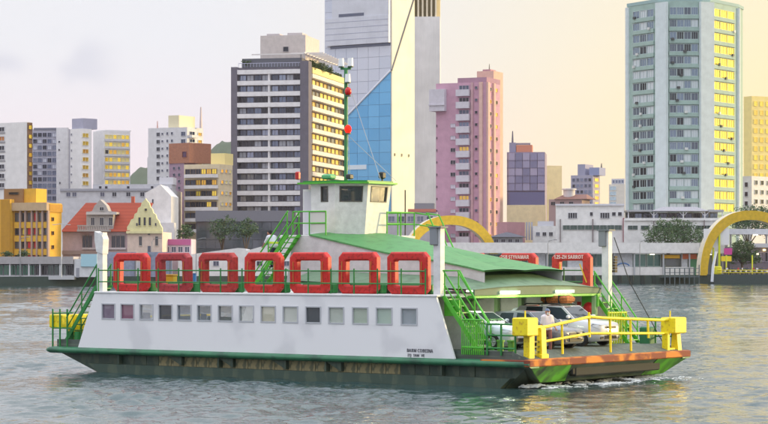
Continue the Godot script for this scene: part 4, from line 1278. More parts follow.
	for k in 5: bush("planter_shrub", "leafy green shrub behind the motorbikes on the pontoon", pt.position + Vector3(-4.5 + k * 3.4, 2.2, -3.0), 0.9 + 0.15 * (k % 3), "shrubs on the pontoon")
	for k in 3:
		s = Shape.new()
		s.tube([Vector3(-5.0 + k * 6.0, 2.2, -3.6), Vector3(-5.0 + k * 6.0, 6.6, -3.6)], 0.16, 0.16, 8)
		put(pt, "lamp_post", s.done(), mat(206, 212, 44, 0.6))
	# motorbikes in a row
	var bike := thing("motorbike", "small grey motorbike parked in the row on the pontoon", "motorbike", Vector3.ZERO, 0.0, "motorbikes on the pontoon")
	for x in [-0.65, 0.65]:
		s = Shape.new()
		s.tube([Vector3(x, 0.3, -0.06), Vector3(x, 0.3, 0.06)], 0.3, 0.3, 12)
		put(bike, "wheel", s.done(), mat(36, 36, 38, 0.7))
	s = Shape.new()
	s.tube([Vector3(-0.75, 0.72, 0), Vector3(-0.2, 0.66, 0), Vector3(0.25, 0.75, 0)], 0.13, 0.15, 8)
	s.tube([Vector3(0.65, 0.3, 0), Vector3(0.42, 1.0, 0)], 0.06, 0.06, 6)
	s.box(Vector3(0, 0.45, 0), Vector3(0.5, 0.3, 0.2))
	put(bike, "body", s.done(), mat(196, 200, 208, 0.4, 0.1))
	s = Shape.new()
	s.tube([Vector3(0.38, 1.05, -0.34), Vector3(0.44, 1.02, 0), Vector3(0.38, 1.05, 0.34)], 0.035, 0.035, 6)
	put(bike, "handlebar", s.done(), mat(50, 50, 54, 0.5))
	bike.position = pt.position + Vector3(-6.0, 2.2, 1.6); bike.rotation.y = 1.2
	for k in range(1, 13):
		copy_of(bike, "small grey motorbike parked in the row on the pontoon", pt.position + Vector3(-6.0 + k * 1.2, 2.2, 1.6 - (k % 2) * 0.25), 1.2 + rng.randf_range(-0.2, 0.2))

func lamp_mat(r: float, g: float, b: float, e: float) -> StandardMaterial3D:
	var key := "lamp %.2f %.2f %.2f %.2f" % [r, g, b, e]
	if mats.has(key): return mats[key]
	var m := StandardMaterial3D.new()
	m.albedo_color = Color(r, g, b)
	m.emission_enabled = true
	m.emission = Color(r, g, b)
	m.emission_energy_multiplier = e
	mats[key] = m
	return m

# ---------------------------------------------------------------- ferry
# local axes: x along the ferry towards its ramp (0 at the ramp edge), y up from the water, z = -v, v across from the near side
const BEAM := 12.3
const DECK := 1.4
const UPPER := 3.46

func F(u: float, h: float, v: float) -> Vector3:
	return Vector3(u, h, -v)

func rod(parent: Node, called: String, m: Material, pts: Array, r: float) -> MeshInstance3D:
	var s := Shape.new()
	s.tube(pts, r, r, 7)
	return put(parent, called, s.done(), m)

func fbox(parent: Node, called: String, m: Material, u0: float, u1: float, h0: float, h1: float, v0: float, v1: float, r := 0.0) -> MeshInstance3D:
	var c := Vector3((u0 + u1) * 0.5, (h0 + h1) * 0.5, -(v0 + v1) * 0.5)
	var sz := Vector3(absf(u1 - u0), absf(h1 - h0), absf(v1 - v0))
	if r <= 0.0: return brick(parent, called, m, c, sz)
	var s := Shape.new()
	s.soft_box(c, sz, r)
	return put(parent, called, s.done(), m)

# an outline in u and h, pushed from v0 to v1
func fprism(parent: Node, called: String, m: Material, poly: Array, v0: float, v1: float) -> MeshInstance3D:
	var s := Shape.new()
	s.prism(PackedVector2Array(poly), -v1, -v0)
	return put(parent, called, s.done(), m)

func stain_tex(base: Color, spots: Color, sd: int, freq: float, threshold: float, stretch := 1.0) -> ImageTexture:
	var n := seamless(sd, freq, 5, 256)
	var im := Image.create(256, 256, false, Image.FORMAT_RGB8)
	for y in 256:
		for x in 256:
			var v: float = n.get_pixel(int(x * maxf(1.0, roundf(stretch))) % 256, y).r * 2.0 - 1.0
			im.set_pixel(x, y, base.lerp(spots, smoothstep(threshold, threshold + 0.6, v)))
	return ImageTexture.create_from_image(im)

func stained(base: Color, spots: Color, sd: int, freq: float, threshold: float, scale: float, rough := 0.7, stretch := 1.0) -> StandardMaterial3D:
	var m := StandardMaterial3D.new()
	m.albedo_texture = stain_tex(base, spots, sd, freq, threshold, stretch)
	m.uv1_triplanar = true
	m.uv1_scale = Vector3(scale, scale, scale)
	m.roughness = rough
	return m

func window_edges() -> Array:
	var c := [-22.05, -20.92, -19.81, -18.7, -17.62, -16.49, -15.32, -14.16, -12.98, -11.8, -10.6, -9.41, -8.19, -6.99, -5.76]
	return c

func build_ferry() -> void:
	ferry = thing("car_ferry", "white and green car ferry with wheelhouse, canopy and yellow ramp barriers on the river", "ferry", Vector3(5.53, 0, -86.7), -atan2(0.6, 0.8))
	var f := ferry
	var white := stained(Color8(234, 233, 236), Color8(220, 219, 223), 4, 0.03, 0.05, 0.045, 0.5)
	var white_clean := mat(234, 233, 235, 0.5, 0.0, "g0.4")
	var green := mat(44, 138, 66, 0.45, 0.0, "g0.6")
	var lime := mat(88, 190, 52, 0.45, 0.0, "g0.6")
	var hull_green := stained(Color8(54, 118, 84), Color8(44, 88, 68), 6, 0.02, 0.0, 0.2, 0.45)
	var hull_dark := stained(Color8(60, 80, 70), Color8(80, 95, 80), 7, 0.02, -0.1, 0.12, 0.55, 3.0)
	var yellow := stained(Color8(244, 222, 24), Color8(206, 172, 40), 19, 0.05, 0.15, 0.35, 0.45)
	var rust := stained(Color8(206, 128, 48), Color8(128, 62, 42), 8, 0.02, -0.4, 0.16, 0.75)
	var deck_mat := stained(Color8(84, 94, 88), Color8(112, 122, 108), 11, 0.03, 0.1, 0.35, 0.6)
	var plate := stained(Color8(164, 154, 116), Color8(112, 114, 92), 12, 0.03, -0.3, 0.12, 0.8, 3.0)
	var bow_green := stained(Color8(102, 186, 56), Color8(52, 70, 54), 13, 0.02, -0.25, 0.13, 0.55)
	# hull
	fprism(f, "hull", hull_dark, [Vector2(-25.4, 0.8), Vector2(-22.6, -0.2), Vector2(-22.0, -1.0), Vector2(-2.4, -1.0), Vector2(-1.7, -0.2), Vector2(-0.5, 0.8)], 0.55, 11.75)
	fprism(f, "hull_ledge", hull_dark, [Vector2(-23.4, 0.38), Vector2(-22.4, -0.2), Vector2(-1.75, -0.2), Vector2(-1.05, 0.38)], 0.22, 0.56)
	var bp := Shape.new()
	bp.hexa([F(-0.75, 0.16, 1.9), F(-0.75, 0.16, 11.2), F(-1.3, 0.16, 11.2), F(-1.3, 0.16, 1.9), F(-0.06, 0.86, 0.1), F(-0.06, 0.86, 12.2), F(-0.35, 0.86, 12.2), F(-0.35, 0.86, 0.1)])
	put(f, "bow_plate", bp.done(), hull_dark)
	for q in [[0.06, 3.0, 1.86, 3.6], [9.7, 12.24, 9.5, 11.24]]:
		bp = Shape.new()
		bp.hexa([F(-0.72, 0.17, q[2]), F(-0.72, 0.17, q[3]), F(-0.76, 0.17, q[3]), F(-0.76, 0.17, q[2]), F(-0.03, 0.85, q[0]), F(-0.03, 0.85, q[1]), F(-0.08, 0.85, q[1]), F(-0.08, 0.85, q[0])])
		put(f, "bow_side_plate", bp.done(), bow_green)
	for k in 6: fbox(f, "bow_fender", mat(40, 42, 40, 0.8), -0.6, -0.25, 0.42, 0.84, 3.4 + k * 1.1, 3.95 + k * 1.1 + 0.2 * (k % 2), 0.05)
	fbox(f, "bow_fender", mat(44, 48, 46, 0.8), -0.66, -0.22, 0.36, 0.74, 3.6, 10.2, 0.05)
	for side in [0, 1]:
		var s := Shape.new()
		var vv := 0.14 if side == 0 else BEAM - 0.14
		var pr := []
		for k in 9:
			var t := -PI / 2 + PI * k / 8.0
			pr.append(Vector2(cos(t) * 0.2, 0.94 + sin(t) * 0.14))
		var rings := []
		for u in [-25.8, -25.6, 0.0]:
			var ring := []
			for q in pr: ring.append(F(u, q.y if u > -25.7 else 0.94 + (q.y - 0.94) * 0.6, vv - q.x * (1 if side == 0 else -1) * (1.0 if u > -25.7 else 0.5)))
			ring.append(F(u, 1.08, vv + 0.5 * (1 if side == 0 else -1))); ring.append(F(u, 0.80, vv + 0.5 * (1 if side == 0 else -1)))
			rings.append(ring)
		s.skin(rings, F(-12, 0.94, vv + 0.2 * (1 if side == 0 else -1)), true)
		put(f, "rubbing_strake", s.done(), hull_green)
	fbox(f, "stern_strake", hull_green, -25.85, -25.5, 0.8, 1.08, 0.2, 12.1, 0.08)
	# rusty plates and brackets in the recess under the strake
	for k in 26:
		var u := -21.6 + k * 0.72
		fbox(f, "side_plate", plate if k > 2 and k < 21 else hull_dark, u + 0.012, u + 0.708, 0.36, 0.8, 0.5, 0.56)
		if k % 8 == 0:
			fprism(f, "bracket", hull_dark, [Vector2(u - 0.03, 0.8), Vector2(u + 0.05, 0.8), Vector2(u + 0.05, 0.4), Vector2(u - 0.03, 0.4)], 0.24, 0.5)
		if k in [5, 9, 13, 17]:
			fprism(f, "gusset", hull_dark, [Vector2(u - 0.75, 0.8), Vector2(u + 0.05, 0.8), Vector2(u + 0.05, 0.42)], 0.3, 0.5)
	# car deck and ramp
	fbox(f, "car_deck", deck_mat, -25.5, -1.0, 0.98, DECK, 0.42, 11.88)
	fprism(f, "ramp", deck_mat, [Vector2(-1.0, DECK), Vector2(-1.0, 1.0), Vector2(-0.26, 0.9), Vector2(-0.26, 1.14)], 0.3, 12.0)
	fbox(f, "ramp_edge", rust, -0.28, 0.02, 0.84, 1.13, -0.05, 12.35, 0.04)
	fbox(f, "ramp_cheek", rust, -2.3, -0.28, 1.0, 1.10, 0.0, 0.36, 0.02)
	# ---- side houses
	for side in [0, 1]:
		var vo := 0.12 if side == 0 else BEAM - 0.12
		var sg := 1.0 if side == 0 else -1.0
		var vi := vo + sg * 1.3
		for wall in [0, 1]:
			var v0 := vo if wall == 0 else vi
			var v1 := v0 + sg * 0.1
			var s := Shape.new()
			var cs := window_edges()
			var lo := 2.34; var hi := 3.04
			if wall == 1: lo = 2.0; hi = 3.1
			if side == 1: lo = 2.1; hi = 3.3
			if side == 1 and wall == 1: lo = 2.5; hi = 2.51
			var a0: float = minf(-v0, -v1); var a1: float = maxf(-v0, -v1)
			s.prism(PackedVector2Array([Vector2(-23.94, 1.0), Vector2(-3.54, 1.0), Vector2(-3.54 - (lo - 1.0) * 0.37, lo), Vector2(-23.94 + (lo - 1.0) * 0.423, lo)]), a0, a1)
			s.prism(PackedVector2Array([Vector2(-23.94 + (hi - 1.0) * 0.423, hi), Vector2(-3.54 - (hi - 1.0) * 0.37, hi), Vector2(-4.45, UPPER), Vector2(-22.9, UPPER)]), a0, a1)
			var left := [-23.94 + (lo - 1.0) * 0.423, -23.94 + (hi - 1.0) * 0.423]
			for k in cs.size():
				var w := 0.41
				s.prism(PackedVector2Array([Vector2(left[0], lo), Vector2(cs[k] - w, lo), Vector2(cs[k] - w, hi), Vector2(left[1], hi)]), a0, a1)
				left = [cs[k] + w, cs[k] + w]
			s.prism(PackedVector2Array([Vector2(left[0], lo), Vector2(-3.54 - (lo - 1.0) * 0.37, lo), Vector2(-3.54 - (hi - 1.0) * 0.37, hi), Vector2(left[1], hi)]), a0, a1)
			put(f, "side_wall", s.done(), white if wall == 0 and side == 0 else white_clean)
			if wall == 0:
				for k in cs.size():
					var w := 0.41
					var vm := (v0 + v1) * 0.5
					var fr := Shape.new()
					var t := 0.05
					for q in [[cs[k] - w, cs[k] - w + t, lo, hi], [cs[k] + w - t, cs[k] + w, lo, hi], [cs[k] - w + t, cs[k] + w - t, lo, lo + t], [cs[k] - w + t, cs[k] + w - t, hi - t, hi]]:
						fr.span(F(q[0], q[2], vm - 0.075), F(q[1], q[3], vm + 0.075))
					var wn := put(f, "window", fr.done(), mat(186, 188, 194, 0.5))
					var tint := [glass(126, 112, 134, 0.7), glass(140, 92, 116, 0.7), glass(170, 174, 180, 0.35), glass(70, 76, 82, 0.8), glass(120, 134, 146, 0.5), glass(110, 124, 132, 0.45), glass(120, 128, 130, 0.3), glass(190, 200, 196, 0.2), glass(214, 212, 190, 0.5), glass(210, 214, 206, 0.7), glass(72, 80, 86, 0.85), glass(206, 216, 206, 0.5), glass(206, 222, 206, 0.4), glass(196, 218, 206, 0.5), glass(170, 182, 190, 0.5)]
					fbox(wn, "pane", tint[k] if side == 0 else glass(226, 232, 228, 0.12), cs[k] - w + t, cs[k] + w - t, lo + t, hi - t, vm - 0.012, vm + 0.012)
					if side == 0 and (k % 3 == 2 or k == 0):
						fbox(wn, "curtain", mat(206, 204, 206, 0.8), cs[k] - w + 0.06, cs[k] + rng.randf_range(-0.1, 0.3), lo + t, hi - rng.randf_range(0.1, 0.4), vo + 0.16, vo + 0.19)
		# end walls and floor of the house, benches inside
		fbox(f, "upper_deck", white_clean, -22.92, -4.4, UPPER, UPPER + 0.1, minf(vo, vi) - 0.04, maxf(vo, vi) + 0.14, 0.03)
		for k in 7:
			fbox(f, "bench", yellow if k % 3 == 1 else mat(60, 130, 80, 0.6), -21.8 + k * 2.5, -20.4 + k * 2.5, 1.7, 2.52, minf(vo, vi) + 0.5, minf(vo, vi) + 0.9, 0.04)
			if side == 0: fbox(f, "upper_bench", green, -21.8 + k * 2.5, -20.2 + k * 2.5, UPPER + 0.1, UPPER + 0.5, vo + 0.75, vo + 1.15, 0.04)
		# railing of the upper deck
		var rv := vo + sg * 0.04
		for h in [0.42, 0.92]:
			rod(f, "rail", green, [F(-22.7, UPPER + 0.1 + h, rv), F(-5.0, UPPER + 0.1 + h, rv)], 0.028)
		for k in 16:
			rod(f, "rail_post", green, [F(-22.7 + k * 1.18, UPPER + 0.08, rv), F(-22.7 + k * 1.18, UPPER + 1.12, rv)], 0.032)
	# writing on the near wall
	for q in [["BARM COBEINA", 1.35, -5.88, 0.17], ["ITJ  TAM  VE", 1.17, -5.84, 0.15]]:
		var tm := TextMesh.new()
		tm.text = q[0]; tm.depth = 0.01; tm.pixel_size = 0.01; tm.font_size = int(q[3] * 100.0)
		var sf := SystemFont.new()
		sf.font_names = PackedStringArray(["Droid Sans"]); sf.font_weight = 700
		tm.font = sf
		tm.horizontal_alignment = HORIZONTAL_ALIGNMENT_LEFT
		put(f, "hull_lettering", tm, mat(84, 84, 92, 0.7), Transform3D(Basis.IDENTITY, F(q[2], q[1], 0.11)))
	# inner white wall panels and green posts of the far house, seen across the car deck
	for k in 10:
		fbox(f, "canopy_post", mat(146, 180, 130, 0.6), -15.0 + k * 1.25, -14.82 + k * 1.25, DECK, 3.42, 10.5, 10.68)
	for k in 4:
		fbox(f, "canopy_post", green, -13.0 + k * 2.6, -12.86 + k * 2.6, DECK, 3.42, 1.62, 1.76)
	# ---- canopy over the car deck: a shallow vault whose arched end looks at the ramp
	var n := 16
	var span0 := 1.5; var span1 := 11.0
	var under := []; var over := []
	for k in n + 1:
		var t := float(k) / n
		var v := lerpf(span0, span1, t)
		var rise := 1.0 - pow(absf(2.0 * t - 1.0), 2.2)
		over.append(Vector2(v, 3.82 + 0.66 * rise)); under.append(Vector2(v, 3.74 + 0.60 * rise))
	var roof_green := stained(Color8(104, 134, 106), Color8(88, 116, 90), 15, 0.02, 0.05, 0.3, 0.5)
	var rs := Shape.new()
	rs.smooth()
	for k in n:
		for q in [over, under]:
			var a: Vector2 = q[k]; var b: Vector2 = q[k + 1]
			rs.quad_out(F(-5.3, a.y, a.x), F(-5.3, b.y, b.x), F(-13, b.y + 0.25, b.x), F(-13, a.y + 0.25, a.x), F(-8, -5.0 if q == over else 9.0, 6))
			# the last bay droops to a low flat eave over the ramp end
			var ea := Vector2(a.x, 3.74 + (a.y - 3.8) * 0.22); var eb := Vector2(b.x, 3.74 + (b.y - 3.8) * 0.22)
			rs.quad_out(F(-5.3, a.y, a.x), F(-5.3, b.y, b.x), F(-3.55, eb.y, eb.x), F(-3.55, ea.y, ea.x), F(-6, -5.0 if q == over else 9.0, 6))
	rs.flat()
	for k in n:
		for u in [-13.0]:
			rs.quad_out(F(u, over[k].y, over[k].x), F(u, over[k + 1].y, over[k + 1].x), F(u, under[k + 1].y, under[k + 1].x), F(u, under[k].y, under[k].x), F(-8, 4, 6))
	put(f, "vault_roof", rs.done(), roof_green)
	# fascia closing the vault end, with the beam below it
	var fas := []
	for q in under: fas.append(q)
	var fp := PackedVector2Array()
	for q in over: fp.append(Vector2(q.x, 3.745 + (q.y - 3.8) * 0.22))
	fp.append(Vector2(span1, 3.52)); fp.append(Vector2(span0, 3.52))
	var fs := Shape.new()
	fs.prism(fp, 0.0, 0.08, Transform3D(Basis(Vector3(0, 0, -1), Vector3(0, 1, 0), Vector3(1, 0, 0)), Vector3(-3.66, 0, 0)))
	put(f, "vault_fascia", fs.done(), mat(84, 114, 96, 0.6, 0.0, "g0.4"))
	fbox(f, "fascia_beam", lime, -3.95, -3.6, 3.4, 3.52, 1.5, 11.0, 0.02)
	for q in [[-3.5, 3.9], [-3.5, 8.0], [-8.0, 3.9], [-8.0, 8.0]]:  # inner pair is added to brighten the deck
		var v: float = q[1]; var lu: float = q[0]
		fbox(f, "strip_and_fill_lamp", lamp_mat(0.98, 1.0, 0.86, 1.5), lu - 0.05, lu + 0.05, 3.57, 3.68, v - 0.65, v + 0.65)
		var al := AreaLight3D.new()
		al.name = numbered(f, "strip_and_fill_light")
		al.area_size = Vector2(1.3, 0.1)
		al.light_color = Color(0.98, 1.0, 0.86)
		al.light_energy = 0.9 if lu > -5.0 else 3.5  # stronger for the added inner pair
		al.shadow_enabled = true
		f.add_child(al, true)
		al.position = F(lu, 3.55, v)
		al.rotation = Vector3(-PI / 2, PI / 2, 0)
	# upper green roof sweeping down from the wheelhouse towards the vault
	build_upper_roof(f)
	build_wheelhouse(f, white_clean, green, lime)
	build_deck_gear(f, white_clean, green, lime, yellow)

func build_upper_roof(f: Node3D) -> void:
	var roof_green := stained(Color8(80, 144, 84), Color8(68, 126, 72), 16, 0.02, 0.05, 0.3, 0.55)
	# ridge line and near eave, each a curve of u and h
	var ridge := [[-13.2, 6.13], [-11.5, 6.08], [-10.2, 5.88], [-8.83, 5.56], [-7.4, 5.13], [-5.8, 4.68], [-4.28, 4.5]]
	var eave := [[-13.3, 6.02], [-11.09, 5.6], [-9.3, 5.26], [-7.9, 5.07], [-6.57, 4.9], [-5.23, 4.68], [-4.3, 4.5]]
	for side in [0, 1]:
		var s := Shape.new(); s.smooth()
		var rows := 8
		var g := []
		for i in ridge.size():
			var col := []
			for j in rows + 1:
				var t := float(j) / rows
				var u := lerpf(ridge[i][0], eave[i][0], t)
				var h := lerpf(ridge[i][1], eave[i][1], t) + 0.05 * sin(PI * t)
				var v := lerpf(6.15, 3.2, t)
				if side == 1: v = BEAM - v
				col.append(F(u, h, v))
			g.append(col)
		for i in ridge.size() - 1:
			for j in rows:
				s.quad_out(g[i][j], g[i + 1][j], g[i + 1][j + 1], g[i][j + 1], F(-10, -20, 6))
				var dn := Vector3(0, -0.06, 0)
				s.quad_out(g[i][j] + dn, g[i + 1][j] + dn, g[i + 1][j + 1] + dn, g[i][j + 1] + dn, F(-10, 30, 6))
			s.flat()
			var e0: Vector3 = g[i][rows]; var e1: Vector3 = g[i + 1][rows]
			s.quad_out(e0, e1, e1 + Vector3(0, -0.06, 0), e0 + Vector3(0, -0.06, 0), F(-10, 5, 6))
			s.smooth()
		put(f, "sweeping_roof", s.done(), roof_green)
		# white flank under the eave down to the upper deck
		var fl := Shape.new()
		for i in eave.size() - 1:
			var v := 3.26 if side == 0 else BEAM - 3.26
			fl.quad_out(F(eave[i][0], eave[i][1] - 0.06, v), F(eave[i + 1][0], eave[i + 1][1] - 0.06, v), F(eave[i + 1][0], 3.9, v), F(eave[i][0], 3.9, v), F(-10, 4, 6))
		var vq := 3.26 if side == 0 else BEAM - 3.26
		fl.quad_out(F(-14.2, 5.96, vq), F(-13.3, 5.96, vq), F(-13.3, 3.9, vq), F(-14.6, 3.9, vq), F(-10, 4, 6))
		put(f, "flank_wall", fl.done(), mat(220, 216, 220, 0.55, 0.0, "g0.4"))
	# platform under the wheelhouse
	fbox(f, "bridge_deck", mat(222, 220, 220, 0.6), -15.2, -13.25, 5.86, 6.0, 3.5, 8.8, 0.03)
	fbox(f, "bridge_deck", mat(222, 220, 220, 0.6), -13.25, -11.7, 5.86, 6.0, 6.2, 8.7, 0.03)
	fbox(f, "bridge_house", mat(214, 212, 216, 0.6, 0.0, "g0.4"), -15.0, -12.1, UPPER, 5.86, 4.3, 8.4)
	fbox(f, "cross_deck", mat(190, 194, 190, 0.7), -20.5, -9.0, UPPER - 0.14, UPPER + 0.02, 1.6, 10.7)

func build_wheelhouse(f: Node3D, white: Material, green: Material, lime: Material) -> void:
	var plan := [Vector2(-14.2, 4.5), Vector2(-12.9, 4.5), Vector2(-12.0, 5.4), Vector2(-12.0, 6.9), Vector2(-12.9, 7.8), Vector2(-14.2, 7.8)]
	var flare := [Vector2(0, -0.05), Vector2(0.12, -0.18), Vector2(0.25, -0.08), Vector2(0.25, 0.08), Vector2(0.12, 0.18), Vector2(0, 0.05)]
	var h0 := 6.0; var h1 := 8.2; var lo := 7.42; var hi := 8.1
	var wh := Node3D.new()
	wh.name = "wheelhouse"
	f.add_child(wh)
	for k in 6:
		var a: Vector2 = plan[k]; var b: Vector2 = plan[(k + 1) % 6]
		var fa: Vector2 = flare[k]; var fb: Vector2 = flare[(k + 1) % 6]
		var pt := func(t: float, h: float) -> Vector3:
			var q := clampf((h - h0) / (h1 - h0), 0.0, 1.0)
			var p := (a + fa * q).lerp(b + fb * q, t)
			return F(p.x, h, p.y)
		var inn := func(p: Vector3) -> Vector3:
			var c := F(-13.2, p.y, 6.15)
			return p + (c - p).normalized() * 0.09
		var s := Shape.new()
		var wa := 0.42 if k == 0 else 0.14; var wb := 0.72 if k == 0 else 0.86
		var cells := [[0.0, 1.0, h0, lo], [0.0, 1.0, hi, h1], [0.0, wa, lo, hi], [wb, 1.0, lo, hi]]
		for q in cells:
			var o := [pt.call(q[0], q[2]), pt.call(q[1], q[2]), pt.call(q[1], q[3]), pt.call(q[0], q[3])]
			s.hexa([o[0], o[1], inn.call(o[1]), inn.call(o[0]), o[3], o[2], inn.call(o[2]), inn.call(o[3])])
		put(wh, "wall", s.done(), white)
		var w := Shape.new()
		var o2 := [inn.call(pt.call(wa, lo)).lerp(pt.call(wa, lo), 0.5), inn.call(pt.call(wb, lo)).lerp(pt.call(wb, lo), 0.5), inn.call(pt.call(wb, hi)).lerp(pt.call(wb, hi), 0.5), inn.call(pt.call(wa, hi)).lerp(pt.call(wa, hi), 0.5)]
		w.hexa([o2[0], o2[1], o2[1] + Vector3(0, 0, -0.01), o2[0] + Vector3(0, 0, -0.01), o2[3], o2[2], o2[2] + Vector3(0, 0, -0.01), o2[3] + Vector3(0, 0, -0.01)])
		put(wh, "window_pane", w.done(), glass(70, 80, 84, 0.5))
		var fr := Shape.new()
		for q in [[wa, wa + 0.03, lo, hi], [wb - 0.03, wb, lo, hi], [wa, wb, lo, lo + 0.04], [wa, wb, hi - 0.04, hi]]:
			var o3 := [pt.call(q[0], q[2]), pt.call(q[1], q[2]), pt.call(q[1], q[3]), pt.call(q[0], q[3])]
			var out: Vector3 = (pt.call(0.5, 7.7) - F(-13.2, 7.7, 6.15)).normalized() * 0.02
			fr.hexa([o3[0] + out, o3[1] + out, inn.call(o3[1]), inn.call(o3[0]), o3[3] + out, o3[2] + out, inn.call(o3[2]), inn.call(o3[3])])
		put(wh, "window_frame", fr.done(), mat(96, 92, 88, 0.5))
	var rp := PackedVector2Array(); 
	for q in [Vector2(-14.75, 4.2), Vector2(-12.8, 4.1), Vector2(-11.55, 5.1), Vector2(-11.5, 7.1), Vector2(-12.6, 8.2), Vector2(-14.75, 8.2)]: rp.append(Vector2(q.x, -q.y))
	var fl := Transform3D(Basis(Vector3(1, 0, 0), Vector3(0, 0, 1), Vector3(0, 1, 0)), Vector3.ZERO)
	var s2 := Shape.new(); s2.prism(rp, 8.2, 8.27, fl); put(wh, "roof", s2.done(), lime)
	s2 = Shape.new()
	var rp2 := PackedVector2Array()
	for q in rp: rp2.append(Vector2(-13.1, -6.15) + (q - Vector2(-13.1, -6.15)) * 0.9)
	s2.prism(rp2, 8.27, 8.34, fl); put(wh, "roof_cap", s2.done(), green)
	# rear lobby with door
	fbox(wh, "lobby", white, -15.0, -14.22, 6.0, 8.0, 4.9, 7.4)
	fbox(wh, "door", mat(206, 204, 212, 0.5), -14.9, -14.35, 6.05, 7.9, 4.86, 4.9)
	fbox(wh, "instrument_desk", mat(70, 66, 62, 0.7), -12.9, -12.5, 6.02, 7.2, 5.3, 7.0)
	# mast with lamps
	var ma := Node3D.new(); ma.name = "mast"; f.add_child(ma)
	rod(ma, "pole", mat(60, 132, 80, 0.5), [F(-13.1, 8.38, 5.5), F(-13.1, 13.2, 5.5)], 0.085)
	rod(ma, "crossbar", mat(60, 132, 80, 0.5), [F(-13.32, 13.2, 5.42), F(-12.88, 13.2, 5.58)], 0.05)
	for q in [[-13.3, 13.25, 5.43, 0], [-12.9, 13.25, 5.57, 0], [-12.92, 12.55, 5.4, 0], [-12.9, 11.98, 5.4, 1], [-12.9, 10.35, 5.4, 1]]:
		var s := Shape.new()
		s.tube([F(q[0], q[1], q[2]), F(q[0], q[1] + 0.06, q[2])], 0.13, 0.13, 10)
		if q[1] < 13.0: s.tube([F(q[0], q[1] + 0.02, q[2]), F(-13.1, q[1] + 0.02, 5.5)], 0.03, 0.03, 5)
		put(ma, "navigation_lamp", s.done(), mat(70, 90, 76, 0.5))
		s = Shape.new()
		if q[3] == 0: s.tube([F(q[0], q[1] + 0.05, q[2]), F(q[0], q[1] + 0.4, q[2])], 0.13, 0.11, 12)
		else:
			var lens := []
			for k in 9:
				var th := PI * k / 8.0
				var ring := []
				for i in 14: ring.append(F(q[0], q[1] + 0.22, q[2]) + Vector3(cos(TAU * i / 14.0) * sin(th) * 0.15, -cos(th) * 0.19, sin(TAU * i / 14.0) * sin(th) * 0.15))
				lens.append(ring)
			s.smooth()
			s.skin(lens, F(q[0], q[1] + 0.22, q[2]))
		put(ma, "lamp_lens", s.done(), mat(236, 238, 240, 0.3) if q[3] == 0 else (mat(206, 28, 30, 0.25) if q[1] > 11 else lamp_mat(1.0, 0.10, 0.05, 1.2)))
	for p in [[F(-13.1, 12.9, 5.5), F(-11.6, 8.4, 6.0)], [F(-13.1, 10.4, 5.5), F(-11.5, 8.35, 7.0)], [F(-13.1, 12.9, 5.5), F(-15.0, 6.1, 8.4)]]:
		rod(ma, "stay_wire", mat(190, 194, 200, 0.5), p, 0.012)
	# roof fittings: horn, searchlight, red side lamp
	fbox(wh, "searchlight", mat(40, 42, 44, 0.5), -12.2, -11.95, 8.45, 8.75, 6.6, 6.9, 0.05)
	rod(wh, "searchlight_stand", mat(60, 60, 60, 0.5), [F(-12.07, 8.35, 6.75), F(-12.07, 8.5, 6.75)], 0.04)
	fbox(wh, "horn", mat(50, 52, 54, 0.5), -12.75, -12.5, 8.4, 8.62, 5.0, 5.3, 0.04)
	fbox(wh, "radar_unit", mat(96, 176, 120, 0.5), -13.7, -13.2, 8.4, 8.62, 4.5, 5.0, 0.06)
	fbox(wh, "side_lamp", mat(190, 40, 40, 0.4), -14.9, -14.7, 8.4, 8.75, 4.2, 4.4, 0.04)
	rod(wh, "antenna", mat(60, 60, 64, 0.5), [F(-11.9, 6.0, 8.2), F(-11.9, 8.0, 8.2)], 0.03)
	# bridge railings
	for h in [0.5, 1.0]:
		rod(f, "bridge_rail", lime, [F(-14.5, 6.0 + h, 3.6), F(-12.7, 6.0 + h, 3.6)], 0.03)
		rod(f, "bridge_rail", lime, [F(-11.7, 6.0 + h, 6.6), F(-11.7, 6.0 + h, 8.6), F(-13.5, 6.0 + h, 8.6)], 0.03)
	for p in [[-14.5, 3.6], [-13.6, 3.6], [-12.7, 3.6], [-11.7, 6.6], [-11.7, 7.6], [-11.7, 8.6], [-12.6, 8.6], [-13.5, 8.6]]:
		rod(f, "bridge_rail_post", lime, [F(p[0], 5.98, p[1]), F(p[0], 7.02, p[1])], 0.032)
	fbox(f, "rail_cloth", mat(216, 214, 210, 0.7), -13.55, -12.75, 6.1, 6.98, 3.62, 3.65)
	# stair from the upper deck to the bridge, rising towards the ramp end
	stair(f, lime, F(-15.95, UPPER + 0.05, 2.4), F(-13.8, 6.0, 2.4), 0.8, 11, 1.0)
	# right hand stair down behind the wheelhouse
	for v in [8.7, 9.5]:
		rod(f, "bridge_stair_rail", lime, [F(-11.7, 7.0, v), F(-11.0, 6.9, v), F(-10.2, 5.4, v)], 0.035)
		rod(f, "bridge_stair_rail", lime, [F(-11.7, 6.5, v), F(-11.0, 6.4, v), F(-10.4, 5.2, v)], 0.03)

